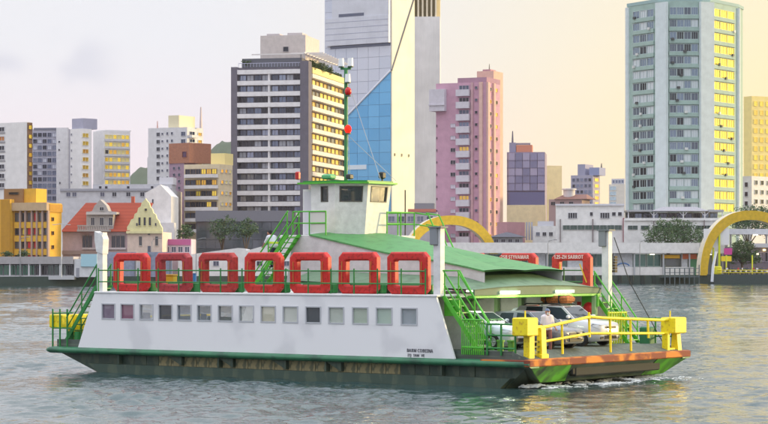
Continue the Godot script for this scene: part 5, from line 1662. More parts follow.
func stair(parent: Node, m: Material, a: Vector3, b: Vector3, width: float, steps: int, rail: float, step_mat: Material = null) -> void:
	if step_mat == null: step_mat = m
	var st := Node3D.new()
	st.name = numbered(parent, "stair")
	parent.add_child(st, true)
	var dir := (b - a)
	for side in [0.0, 1.0]:
		var off := Vector3(0, 0, -width * side)
		var s := Shape.new()
		s.hexa([a + off + Vector3(-0.08, 0, -0.02), a + off + Vector3(0.14, 0, -0.02), a + off + Vector3(0.14, 0, 0.02), a + off + Vector3(-0.08, 0, 0.02), b + off + Vector3(-0.14, 0, -0.02), b + off + Vector3(0.08, 0, -0.02), b + off + Vector3(0.08, 0, 0.02), b + off + Vector3(-0.14, 0, 0.02)])
		put(st, "stringer", s.done(), m)
		rod(st, "handrail", m, [a + off + Vector3(0, rail, 0), b + off + Vector3(0, rail, 0)], 0.034)
		rod(st, "handrail", m, [a + off + Vector3(0, rail * 0.5, 0), b + off + Vector3(0, rail * 0.5, 0)], 0.028)
		for t in [0.02, 0.5, 0.98]:
			var p := a.lerp(b, t) + off
			rod(st, "baluster", m, [p, p + Vector3(0, rail, 0)], 0.03)
	for k in steps:
		var p := a.lerp(b, (k + 0.5) / steps)
		brick(st, "step", step_mat, p + Vector3(0, 0, -width * 0.5), Vector3(0.24, 0.04, width - 0.06))

func build_deck_gear(f: Node3D, white: Material, green: Material, lime: Material, yellow: Material) -> void:
	# ramp gallows: white posts with a sheave box on top
	for q in [[-4.66, 0.6, 1, UPPER], [-3.75, 11.75, 1, DECK], [-22.9, 0.6, -1, UPPER]]:
		var s := Shape.new()
		var u: float = q[0]; var v: float = q[1]; var dr: float = q[2]
		s.hexa([F(u - 0.17, q[3], v - 0.14), F(u + 0.17, q[3], v - 0.14), F(u + 0.17, q[3], v + 0.14), F(u - 0.17, q[3], v + 0.14), F(u - 0.17, 6.15, v - 0.14), F(u + 0.17, 6.15, v - 0.14), F(u + 0.17, 6.15, v + 0.14), F(u - 0.17, 6.15, v + 0.14)])
		var post := put(f, "ramp_gallows", s.done(), white)
		if dr > 0:
			fbox(post, "sheave_box", mat(136, 140, 146, 0.6), u - 0.3, u + 0.06, 5.5, 6.2, v - 0.24, v + 0.06, 0.03)
			fbox(post, "top_plate", mat(120, 124, 128, 0.6), u - 0.34, u + 0.28, 6.18, 6.24, v - 0.28, v + 0.22)
		else:
			s = Shape.new()
			s.prism(PackedVector2Array([Vector2(u - 0.3, 5.8), Vector2(u - 0.18, 5.3), Vector2(u + 0.19, 5.2), Vector2(u + 0.24, 5.85), Vector2(u + 0.14, 6.05), Vector2(u - 0.3, 6.2)]), -v - 0.18, -v + 0.18)
			put(post, "sheave_head", s.done(), white)
	# landing panels of the stairs
	fbox(f, "landing_panel", lime, -4.42, -3.7, 2.72, 3.35, 0.62, 0.68)
	fbox(f, "landing_panel", lime, -4.3, -3.5, 2.95, 3.45, 10.6, 10.72)
	# hoisting ropes
	rod(f, "hoist_rope", mat(40, 44, 42, 0.7), [F(-3.3, 5.9, 11.6), F(-2.6, 4.0, 11.7), F(-1.0, 1.4, 11.8)], 0.02)
	for k in 6: fbox(f, "rope_block", mat(70, 60, 40, 0.7), -3.35 + k * 0.02, -3.2, 4.4 + k * 0.12, 4.5 + k * 0.12, 11.5, 11.7)
	# near stair down from the upper deck to the ramp end
	stair(f, lime, F(-2.75, DECK, 0.5), F(-4.35, UPPER + 0.05, 0.5), 0.95, 8, 0.95, mat(150, 196, 120, 0.6))
	stair(f, lime, F(-2.35, DECK, 11.1), F(-4.0, UPPER + 0.05, 11.1), 0.9, 8, 0.95)
	# stern stair, mirrored
	stair(f, green, F(-25.0, DECK, 0.5), F(-23.1, UPPER + 0.35, 0.5), 0.9, 9, 0.95)
	# rail from the gallows to the stair head
	rod(f, "rail", lime, [F(-4.4, 4.5, 0.5), F(-3.6, 4.5, 0.5), F(-2.2, 2.4, 0.5)], 0.035)
	# barred green fences beside the stairs
	fence(f, lime, -3.35, -2.35, 0.3, 1.2, 12)
	fence(f, green, -2.2, -0.9, 0.35, 1.05, 3)
	for k in 8: rod(f, "fence_bar", mat(186, 204, 40, 0.5), [F(-2.6, DECK, 10.0 + k * 0.2), F(-2.6, DECK + 1.35, 10.0 + k * 0.2)], 0.045)
	for h in [0.2, 1.3]: rod(f, "fence_rail", mat(186, 204, 40, 0.5), [F(-2.6, DECK + h, 9.95), F(-2.6, DECK + h, 11.45)], 0.04)
	for p in [[-1.5, 12.0], [-0.7, 12.0]]: rod(f, "rail_post", green, [F(p[0], DECK - 0.1, p[1]), F(p[0], 2.5, p[1])], 0.04)
	for h in [1.7, 2.45]: rod(f, "rail", green, [F(-2.3, h, 12.0), F(-0.7, h, 12.0)], 0.035)
	fbox(f, "winch_box", mat(40, 110, 70, 0.6), -1.9, -1.4, DECK - 0.1, 2.1, 11.3, 11.8, 0.05)
	rod(f, "fence_rail", green, [F(-2.3, DECK + 1.05, 0.35), F(-2.3, DECK + 1.05, 1.3)], 0.03)
	# paired bollards
	for u in [-1.85, -1.35]:
		var s := Shape.new()
		s.tube([F(u, DECK - 0.1, 0.75), F(u, DECK + 0.38, 0.75)], 0.13, 0.13, 12)
		s.tube([F(u, DECK + 0.36, 0.75), F(u, DECK + 0.43, 0.75)], 0.17, 0.17, 12)
		put(f, "bollard", s.done(), mat(98, 160, 60, 0.5))
	# ---- yellow ramp barriers: near post pair, bent swing rails, far post pair
	yellow_barrier(f, yellow, -0.45, 1.0, true)
	# stern barrier, partly hidden by the house
	var sb := Node3D.new(); sb.name = "stern_barrier"; f.add_child(sb)
	fbox(sb, "counterweight", yellow, -25.95, -25.15, 1.9, 2.5, 0.35, 1.1, 0.04)
	fbox(sb, "counterweight", yellow, -25.55, -25.0, 1.72, 2.5, 1.3, 2.1, 0.04)
	fbox(sb, "post", yellow, -25.3, -25.08, 1.2, 2.0, 0.9, 1.15, 0.02)
	fbox(sb, "post", yellow, -25.3, -25.08, 1.2, 2.0, 1.7, 1.95, 0.02)
	for h in [1.75, 2.3]: rod(sb, "rail", yellow, [F(-25.2, h, 2.0), F(-25.2, h, 10.4)], 0.05)
	for p in [[-25.65, 0.3], [-25.2, 0.3], [-24.75, 0.3]]: rod(sb, "green_post", green, [F(p[0], 1.0, p[1]), F(p[0], 2.75, p[1])], 0.04)
	rod(sb, "green_rail", green, [F(-25.65, 2.55, 0.3), F(-24.4, 2.6, 0.3)], 0.03)
	rod(sb, "green_rail", green, [F(-25.65, 1.9, 0.3), F(-24.4, 1.9, 0.3)], 0.03)
	for u in [-24.95, -24.5]:
		var s := Shape.new()
		s.tube([F(u, 1.0, 0.7), F(u, 1.75, 0.7)], 0.16, 0.16, 12)
		put(sb, "bollard", s.done(), green)
	# ring light of the stern gallows
	fbox(f, "stern_lamp", mat(40, 44, 46, 0.5), -22.98, -22.86, 4.2, 4.75, 0.5, 0.65, 0.03)

func fence(f: Node3D, m: Material, u0: float, u1: float, v: float, hgt: float, bars: int) -> void:
	var fe := Node3D.new()
	fe.name = numbered(f, "fence")
	f.add_child(fe, true)
	for h in [0.12, 0.62 if bars < 6 else 0.14, hgt]: rod(fe, "rail", m, [F(u0, DECK + h, v), F(u1, DECK + h, v)], 0.035)
	for k in bars: rod(fe, "bar", m, [F(lerpf(u0, u1, float(k) / (bars - 1)), DECK - 0.15, v), F(lerpf(u0, u1, float(k) / (bars - 1)), DECK + hgt, v)], 0.026 if bars > 6 else 0.045)

func yellow_barrier(f: Node3D, yellow: Material, u: float, dr: float, _front: bool) -> void:
	var b := Node3D.new(); b.name = "ramp_barrier"; f.add_child(b)
	# near weight and posts
	fbox(b, "counterweight", yellow, u - 0.35, u + 0.35, 2.02, 2.72, -0.05, 0.75, 0.04)
	fbox(b, "post", yellow, u - 0.14, u + 0.14, 1.1, 2.05, 0.42, 0.82, 0.03)
	fprism(b, "post", yellow, [Vector2(u - 0.12, 1.1), Vector2(u + 0.16, 1.1), Vector2(u + 0.12, 2.28), Vector2(u - 0.06, 2.4)], 1.3, 1.62)
	fbox(b, "post_foot", yellow, u - 0.2, u + 0.2, 1.12, 1.3, 1.2, 1.72, 0.02)
	for h in [1.35, 1.55, 1.75]: fbox(b, "tie_bar", mat(120, 118, 40, 0.6), u - 0.04, u + 0.04, h, h + 0.06, 0.8, 1.32)
	# far weight and posts
	fbox(b, "counterweight", yellow, u - 0.35, u + 0.35, 1.85, 2.52, 11.2, 12.2, 0.04)
	fbox(b, "post", yellow, u - 0.14, u + 0.14, 1.1, 1.9, 10.95, 11.15, 0.02)
	fprism(b, "post", yellow, [Vector2(u - 0.16, 1.1), Vector2(u + 0.2, 1.1), Vector2(u + 0.12, 1.9), Vector2(u - 0.1, 1.9)], 11.75, 12.05)
	fbox(b, "tie_bar", yellow, u - 0.1, u + 0.1, 1.12, 1.24, 11.1, 11.8, 0.02)
	# bent rails rising to the middle of the ramp
	rod(b, "upper_rail", yellow, [F(u, 2.3, 0.75), F(u, 2.34, 1.9), F(u, 2.66, 5.0)], 0.062)
	rod(b, "upper_rail", yellow, [F(u, 2.66, 5.05), F(u, 2.6, 6.0), F(u, 2.42, 10.6), F(u, 2.42, 11.3)], 0.062)
	rod(b, "lower_rail", yellow, [F(u, 1.76, 1.55), F(u, 2.0, 5.0)], 0.055)
	rod(b, "lower_rail", yellow, [F(u, 2.0, 5.05), F(u, 1.86, 11.0)], 0.055)
	for v in [[3.0, 1.25, 2.44], [5.0, 1.85, 2.84], [6.6, 1.2, 2.55], [8.2, 1.2, 2.5], [9.6, 1.7, 2.45]]:
		rod(b, "upright", yellow, [F(u, v[1], v[0]), F(u, v[2], v[0] - 0.05)], 0.05)
	for q in [[0.35, 2.7, 2.98], [11.4, 2.5, 2.8]]: rod(b, "pin", yellow, [F(u, q[1], q[0]), F(u, q[2], q[0])], 0.03)

# ---------------------------------------------------------------- things on the ferry
func on_ferry(u: float, h: float, v: float) -> Vector3:
	return ferry.transform * F(u, h, v)

func text_mesh(words: String, size: float) -> TextMesh:
	var tm := TextMesh.new()
	tm.text = words; tm.depth = 0.012; tm.pixel_size = 0.01; tm.font_size = int(size * 100.0)
	var sf := SystemFont.new()
	sf.font_names = PackedStringArray(["Droid Sans"]); sf.font_weight = 700
	tm.font = sf
	return tm

func float_mesh() -> ArrayMesh:
	var ow := 0.98; var oh := 0.84; var ch := 0.2
	var iw := 0.60; var ih := 0.5; var ci := 0.05
	var outer := [Vector2(-ow + ch, -oh), Vector2(ow - ch, -oh), Vector2(ow, -oh + ch), Vector2(ow, oh - ch), Vector2(ow - ch, oh), Vector2(-ow + ch, oh), Vector2(-ow, oh - ch), Vector2(-ow, -oh + ch)]
	var inner := [Vector2(-iw + ci, -ih), Vector2(iw - ci, -ih), Vector2(iw, -ih + ci), Vector2(iw, ih - ci), Vector2(iw - ci, ih), Vector2(-iw + ci, ih), Vector2(-iw, ih - ci), Vector2(-iw, -ih + ci)]
	var sec := [[0.0, -0.11], [0.0, 0.11], [0.07, 0.155], [0.2, 0.18], [0.8, 0.18], [0.93, 0.155], [1.0, 0.11], [1.0, -0.11], [0.93, -0.155], [0.8, -0.18], [0.2, -0.18], [0.07, -0.155]]
	var s := Shape.new()
	for i in 8:
		var j := (i + 1) % 8
		var mid2: Vector2 = (outer[i] + outer[j] + inner[i] + inner[j]) * 0.25
		var mid := Vector3(mid2.x, mid2.y + oh, 0)
		for k in sec.size():
			var a = sec[k]; var b = sec[(k + 1) % sec.size()]
			var p := []
			for q in [[i, a], [j, a], [j, b], [i, b]]:
				var w: Vector2 = outer[q[0]].lerp(inner[q[0]], q[1][0])
				p.append(Vector3(w.x, w.y + oh, q[1][1]))
			s.quad_out(p[0], p[1], p[2], p[3], mid)
	return s.done()

func build_floats() -> void:
	var m := float_mesh()
	var reds := [Color8(206, 40, 38), Color8(178, 54, 60), Color8(186, 52, 48), Color8(204, 44, 36), Color8(210, 40, 34), Color8(206, 38, 34), Color8(204, 40, 36)]
	var words := ["first", "second", "third", "fourth", "fifth", "sixth", "seventh"]
	for k in 7:
		var u := -21.05 + k * 2.5
		var o := thing("life_float", "red square life float, %s from the white stern gallows along the near railing" % words[k], "life float", on_ferry(u, UPPER + 0.1, 0.52), ferry.rotation.y, "red life floats on the ferry")
		o.rotation.y += deg_to_rad([0.8, -1.5, 1.2, -0.6, 1.6, -1.1, 0.5][k])
		o.rotation.x = deg_to_rad([-1.0, 1.6, 0.4, -1.4, 0.9, -0.5, 1.2][k])
		put(o, "buoyant_ring", m, stained(reds[k], reds[k].darkened(0.22), 30 + k, 0.03, 0.12, 0.6, 0.5))
		for x in [-0.75, 0.75]:
			rod(o, "grab_line", mat(196, 130, 60, 0.8), [Vector3(x, 0.35, 0.2), Vector3(x * 0.98, 0.8, 0.23), Vector3(x, 1.3, 0.2)], 0.016)
	for k in 3:
		var u: float = [-11.0, -8.3, -5.5][k]
		var o := thing("life_float", ["red life float on the far railing half hidden by the green roof", "red life float on the far railing with lettering, middle of the far row", "red life float on the far railing next to the far white gallows"][k], "life float", on_ferry(u, UPPER + 0.1, 11.75), ferry.rotation.y, "red life floats on the ferry")
		put(o, "buoyant_ring", m, stained(Color8(196, 50, 42), Color8(160, 46, 40), 40 + k, 0.03, 0.12, 0.6, 0.5))
		if k > 0:
			put(o, "lettering", text_mesh(["", "2SB STYVAMAR", "12S-ZH SARROT"][k], 0.21), mat(236, 214, 210, 0.6), Transform3D(Basis.IDENTITY, Vector3(-0.08, 1.5, 0.186)))
		if k == 2:
			rod(o, "grab_line", mat(226, 190, 60, 0.8), [Vector3(-0.5, 1.2, 0.2), Vector3(-0.55, 0.3, 0.2)], 0.03)
			rod(o, "grab_line", mat(226, 190, 60, 0.8), [Vector3(0.5, 1.2, 0.2), Vector3(0.85, 0.4, 0.2)], 0.03)

# ---------------------------------------------------------------- cars
# x forwards, y up, the car stands on y = 0 with its nose at x = 0
func car(called: String, label: String, at: Vector3, turn: float, paint: Material, p: Dictionary) -> Node3D:
	var o := thing(called, label, "car", at, turn)
	var L: float = p.length; var W: float = p.width * 0.5; var H: float = p.height
	var belt: float = p.belt; var hood: float = p.hood
	var gl := pane(60, 70, 80, 0.15, 0.05)
	var black := mat(30, 30, 32, 0.6)
	# lower body as cross sections from nose to tail: x, bottom, bumper bulge, shoulder height, top height, half width
	var st := [[-0.02, 0.34, 0.56, hood - 0.20, W * 0.72], [-0.10, 0.24, 0.58, hood - 0.08, W * 0.88], [-0.35, 0.20, 0.58, hood - 0.01, W * 0.97], [-0.75, 0.20, 0.58, hood + 0.05, W], [p.cowl, 0.20, 0.58, belt, W], [-L * 0.6, 0.20, 0.58, belt + 0.03, W], [-L + 0.45, 0.20, 0.6, belt + 0.04, W * 0.99], [-L + 0.12, 0.24, 0.62, belt, W * 0.93], [-L, 0.36, 0.64, belt - 0.1, W * 0.84]]
	var rings := []
	for q in st:
		var w: float = q[4]
		rings.append([Vector3(q[0], q[1], -w * 0.92), Vector3(q[0], q[2] - 0.14, -w), Vector3(q[0], q[2] + 0.08, -w), Vector3(q[0], q[3] - 0.07, -w * 0.965), Vector3(q[0], q[3], -w * 0.86), Vector3(q[0], q[3] + 0.025, 0), Vector3(q[0], q[3], w * 0.86), Vector3(q[0], q[3] - 0.07, w * 0.965), Vector3(q[0], q[2] + 0.08, w), Vector3(q[0], q[2] - 0.14, w), Vector3(q[0], q[1], w * 0.92)])
	var s := Shape.new()
	s.smooth()
	s.skin(rings, Vector3(-L * 0.5, 0.5, 0), true)
	put(o, "body", s.done(), paint)
	# cabin shell
	var wf: float = p.cowl; var rf: float = p.roof_front; var rr: float = p.roof_rear; var wr: float = p.tail
	var cw := W * 0.9; var rw := W * 0.72
	var y0 := belt - 0.02; var y1 := H - 0.03
	var c := [Vector3(wf, y0, -cw), Vector3(wf, y0, cw), Vector3(wr, y0, cw), Vector3(wr, y0, -cw), Vector3(rf, y1, -rw), Vector3(rf, y1, rw), Vector3(rr, y1, rw), Vector3(rr, y1, -rw)]
	s = Shape.new()
	s.hexa(c)
	# crowned roof
	var m := Vector3((rf + rr) * 0.5, H + 0.02, 0)
	for e in [[4, 5], [5, 6], [6, 7], [7, 4]]: s.tri_out(c[e[0]], c[e[1]], m, Vector3(m.x, 0, 0))
	put(o, "cabin", s.done(), paint)
	# glass panels just outside the shell
	var panel := func(corners: Array, inset: float, called2: String, cut := 0.0) -> void:
		var mid: Vector3 = (corners[0] + corners[1] + corners[2] + corners[3]) * 0.25
		var nrm: Vector3 = (corners[1] - corners[0]).cross(corners[3] - corners[0]).normalized()
		if nrm.dot(mid - Vector3(-L * 0.5, belt + 0.2, 0)) < 0: nrm = -nrm
		var q := []
		for k in 4: q.append(corners[k] + (mid - corners[k]).normalized() * inset + nrm * 0.008)
		var sh := Shape.new()
		sh.hexa([q[0], q[1], q[2], q[3], q[0] - nrm * 0.006, q[1] - nrm * 0.006, q[2] - nrm * 0.006, q[3] - nrm * 0.006])
		put(o, called2, sh.done(), gl)
	panel.call([c[0], c[1], c[5], c[4]], 0.07, "windscreen")
	panel.call([c[3], c[2], c[6], c[7]], 0.09, "rear_window")
	for side in [0, 1]:
		var a: Vector3 = c[0] if side == 0 else c[1]; var b: Vector3 = c[3] if side == 0 else c[2]
		var d: Vector3 = c[7] if side == 0 else c[6]; var e: Vector3 = c[4] if side == 0 else c[5]
		panel.call([a.lerp(b, 0.03), a.lerp(b, 0.47), e.lerp(d, 0.40), e.lerp(d, 0.0)], 0.08, "side_window")
		panel.call([a.lerp(b, 0.49), a.lerp(b, 0.80), e.lerp(d, 0.86), e.lerp(d, 0.42)], 0.08, "side_window")
		var sg := -1.0 if side == 0 else 1.0
		s = Shape.new()
		s.soft_box(Vector3(wf - 0.28, belt + 0.12, sg * (W + 0.06)), Vector3(0.12, 0.13, 0.2), 0.03)
		put(o, "wing_mirror", s.done(), paint)
		for x in [-L * 0.47, -L * 0.68]: brick(o, "door_handle", black, Vector3(x, belt - 0.16, sg * (W + 0.005)), Vector3(0.16, 0.03, 0.03))
		for x in [-L * 0.335, -L * 0.56]: brick(o, "door_seam", black, Vector3(x, belt * 0.62, sg * (W - 0.004)), Vector3(0.012, belt * 0.66, 0.012))
		for x in [p.axle, p.axle - p.base]:
			s = Shape.new()
			s.tube([Vector3(x, 0.32, sg * (W - 0.18)), Vector3(x, 0.32, sg * (W + 0.02))], 0.32, 0.32, 20)
			s.tube([Vector3(x, 0.32, sg * (W + 0.018)), Vector3(x, 0.32, sg * (W + 0.03))], 0.31, 0.27, 20)
			var wh := put(o, "wheel", s.done(), mat(36, 36, 38, 0.8))
			s = Shape.new()
			s.tube([Vector3(x, 0.32, sg * (W + 0.01)), Vector3(x, 0.32, sg * (W + 0.036))], 0.2, 0.19, 14)
			for k in 5:
				var t := TAU * k / 5.0
				s.tube([Vector3(x, 0.32, sg * (W + 0.036)), Vector3(x + cos(t) * 0.18, 0.32 + sin(t) * 0.18, sg * (W + 0.04))], 0.03, 0.03, 4)
			put(wh, "rim", s.done(), mat(176, 180, 184, 0.35, 0.7))
		# headlight
		s = Shape.new()
		var hx := [Vector3(-0.06, hood - 0.28, sg * W * 0.5), Vector3(-0.10, hood - 0.28, sg * W * 0.86), Vector3(-0.42, hood - 0.16, sg * W * 0.985), Vector3(-0.34, hood - 0.08, sg * W * 0.95), Vector3(-0.10, hood - 0.13, sg * W * 0.8), Vector3(-0.05, hood - 0.17, sg * W * 0.52)]
		for k in range(1, 5): s.tri_out(hx[0] + Vector3(0.03, 0, 0), hx[k] + Vector3(0.03, 0, sg * 0.015), hx[k + 1] + Vector3(0.03, 0, sg * 0.015), Vector3(-1, 0.5, 0))
		put(o, "headlight", s.done(), mat(206, 212, 220, 0.12, 0.4))
		brick(o, "tail_light", mat(176, 26, 28, 0.25), Vector3(-L + 0.06, belt - 0.16, sg * W * 0.80), Vector3(0.12, 0.26, 0.16))
		brick(o, "fog_lamp", mat(40, 40, 42, 0.4), Vector3(-0.06, 0.36, sg * W * 0.66), Vector3(0.08, 0.1, 0.2))
	brick(o, "grille", mat(34, 35, 38, 0.5), Vector3(-0.03, hood - 0.24, 0), Vector3(0.06, 0.09, W * 0.9))
	brick(o, "lower_grille", mat(28, 28, 30, 0.6), Vector3(-0.02, 0.38, 0), Vector3(0.07, 0.14, W * 0.95))
	brick(o, "number_plate", p.get("plate", mat(196, 196, 196, 0.5)), Vector3(0.012, 0.52, 0), Vector3(0.02, 0.12, 0.4))
	for k in 2:
		rod(o, "wiper", black, [Vector3(wf + 0.02, belt + 0.02, -0.3 + k * 0.5), Vector3(lerpf(wf, rf, 0.35), lerpf(belt, H, 0.35) + 0.02, -0.1 + k * 0.5)], 0.01)
	return o

func build_vehicles() -> void:
	var ry := ferry.rotation.y
	var silver := paint(Color8(128, 134, 148))
	var white := paint(Color8(206, 208, 212))
	var pearl := paint(Color8(192, 202, 210))
	car("hatchback_car", "silver hatchback car at the ramp behind the near yellow barrier post", on_ferry(-0.75, DECK - 0.02, 4.4), ry, silver, {"length": 4.0, "width": 1.72, "height": 1.5, "belt": 0.98, "hood": 0.86, "cowl": -1.02, "roof_front": -1.75, "roof_rear": -3.35, "tail": -3.92, "axle": -0.78, "base": 2.5, "plate": mat(226, 200, 70, 0.5)})
	car("hatchback_car", "pale hatchback car behind the green railing beside the stair", on_ferry(-1.98, DECK, 2.33), ry, pearl, {"length": 3.9, "width": 1.66, "height": 1.48, "belt": 1.0, "hood": 0.9, "cowl": -0.95, "roof_front": -1.7, "roof_rear": -3.3, "tail": -3.8, "axle": -0.76, "base": 2.45})
	var suv := car("sport_utility_car", "white tall car with roof rails and brown load at the ramp", on_ferry(-1.05, DECK, 7.6), ry, white, {"length": 4.5, "width": 1.84, "height": 1.66, "belt": 1.08, "hood": 1.02, "cowl": -1.15, "roof_front": -1.9, "roof_rear": -4.0, "tail": -4.4, "axle": -0.86, "base": 2.7})
	for z in [-0.58, 0.58]:
		rod(suv, "roof_rail", mat(60, 62, 66, 0.4, 0.5), [Vector3(-2.0, 1.62, z), Vector3(-2.15, 1.72, z), Vector3(-3.7, 1.72, z), Vector3(-3.9, 1.62, z)], 0.025)
	# load strapped on the roof rails
	var ld := thing("roof_load", "brown wrapped bundle tied on the white tall car", "bundle", on_ferry(-3.6, DECK + 1.74, 7.6), ry)
	var s := Shape.new()
	s.soft_box(Vector3(0, 0.16, 0), Vector3(1.3, 0.32, 0.8), 0.1)
	put(ld, "bundle", s.done(), stained(Color8(176, 104, 44), Color8(92, 58, 34), 50, 0.05, 0.0, 0.9))
	for x in [-0.35, 0.3]:
		s = Shape.new()
		s.box(Vector3(x, 0.17, 0), Vector3(0.06, 0.335, 0.83))
		put(ld, "strap", s.done(), mat(50, 44, 40, 0.8))
	car("hatchback_car", "light blue grey hatchback car in the far lane behind the white tall car", on_ferry(-3.3, DECK, 9.55), ry, paint(Color8(150, 166, 184)), {"length": 4.0, "width": 1.66, "height": 1.52, "belt": 1.0, "hood": 0.9, "cowl": -0.98, "roof_front": -1.7, "roof_rear": -3.35, "tail": -3.9, "axle": -0.78, "base": 2.5})
	var s2 := Shape.new()
	# red hose reel cover on the end of the far house
	var hose := thing("hose_reel_cover", "red domed hose cover on the slanted end of the far white house", "hose cover", on_ferry(-3.95, 2.62, 10.76), ry)
	s2.tube([Vector3(0, 0.25, 0), Vector3(0, 0.25, 0.2)], 0.32, 0.26, 16)
	s2.tube([Vector3(0, 0.25, 0.19), Vector3(0, 0.25, 0.27)], 0.26, 0.12, 16)
	put(hose, "cover", s2.done(), mat(206, 36, 44, 0.4))
	brick(hose, "bracket", mat(70, 70, 74, 0.6), Vector3(0, 0.25, -0.02), Vector3(0.2, 0.7, 0.06))
	var notice := thing("notice_plate", "small red and white notice plate on the far white house", "notice", on_ferry(-4.55, 2.85, 10.8), ry)
	brick(notice, "plate", mat(226, 222, 222, 0.6), Vector3(0, 0.2, 0), Vector3(0.3, 0.4, 0.03))
	brick(notice, "red_mark", mat(196, 50, 60, 0.6), Vector3(0, 0.22, 0.018), Vector3(0.2, 0.14, 0.012))
	# things stowed on the near upper deck
	var drum := thing("plastic_drum", "blue plastic drum on the upper deck behind the second red float", "drum", on_ferry(-18.35, UPPER + 0.1, 1.42), ry)
	s2 = Shape.new()
	s2.tube([Vector3(0, 0, 0), Vector3(0, 0.25, 0), Vector3(0, 0.75, 0)], 0.19, 0.2, 16)
	put(drum, "shell", s2.done(), mat(64, 128, 190, 0.4))
	s2 = Shape.new()
	s2.tube([Vector3(0, 0.74, 0), Vector3(0, 0.8, 0)], 0.205, 0.19, 16)
	put(drum, "lid", s2.done(), mat(40, 84, 140, 0.4))
	var crate := thing("storage_box", "yellow storage box on the upper deck between the first two floats", "box", on_ferry(-19.55, UPPER + 0.1, 1.4), ry)
	s2 = Shape.new()
	s2.soft_box(Vector3(0, 0.34, 0), Vector3(0.5, 0.68, 0.3), 0.03)
	put(crate, "shell", s2.done(), mat(222, 178, 40, 0.5))
	s2 = Shape.new()
	s2.soft_box(Vector3(0, 0.71, 0), Vector3(0.54, 0.08, 0.34), 0.02)
	put(crate, "lid", s2.done(), mat(196, 150, 36, 0.5))
	# fire extinguisher on the post by the stair
	var ex := thing("fire_extinguisher", "red fire extinguisher hung on a post of the car deck", "extinguisher", on_ferry(-5.1, 2.62, 1.55), ry)
	s = Shape.new()
	s.tube([Vector3(0, 0, 0), Vector3(0, 0.03, 0), Vector3(0, 0.5, 0)], 0.11, 0.11, 12)
	s.tube([Vector3(0, 0.5, 0), Vector3(0, 0.6, 0)], 0.1, 0.03, 12)
	put(ex, "cylinder", s.done(), mat(200, 34, 34, 0.35))
	s = Shape.new()
	s.tube([Vector3(0, 0.6, 0), Vector3(0, 0.66, 0), Vector3(0.1, 0.68, 0)], 0.025, 0.025, 6)
	s.tube([Vector3(0.06, 0.62, 0.03), Vector3(0.14, 0.4, 0.05), Vector3(0.12, 0.15, 0.04)], 0.018, 0.018, 6)
	put(ex, "valve_and_hose", s.done(), mat(40, 40, 42, 0.5))

func paint(c: Color) -> StandardMaterial3D:
	var m := StandardMaterial3D.new()
	m.albedo_color = c
	m.roughness = 0.35
	m.metallic = 0.1
	m.clearcoat_enabled = true; m.clearcoat = 0.8; m.clearcoat_roughness = 0.08
	return m

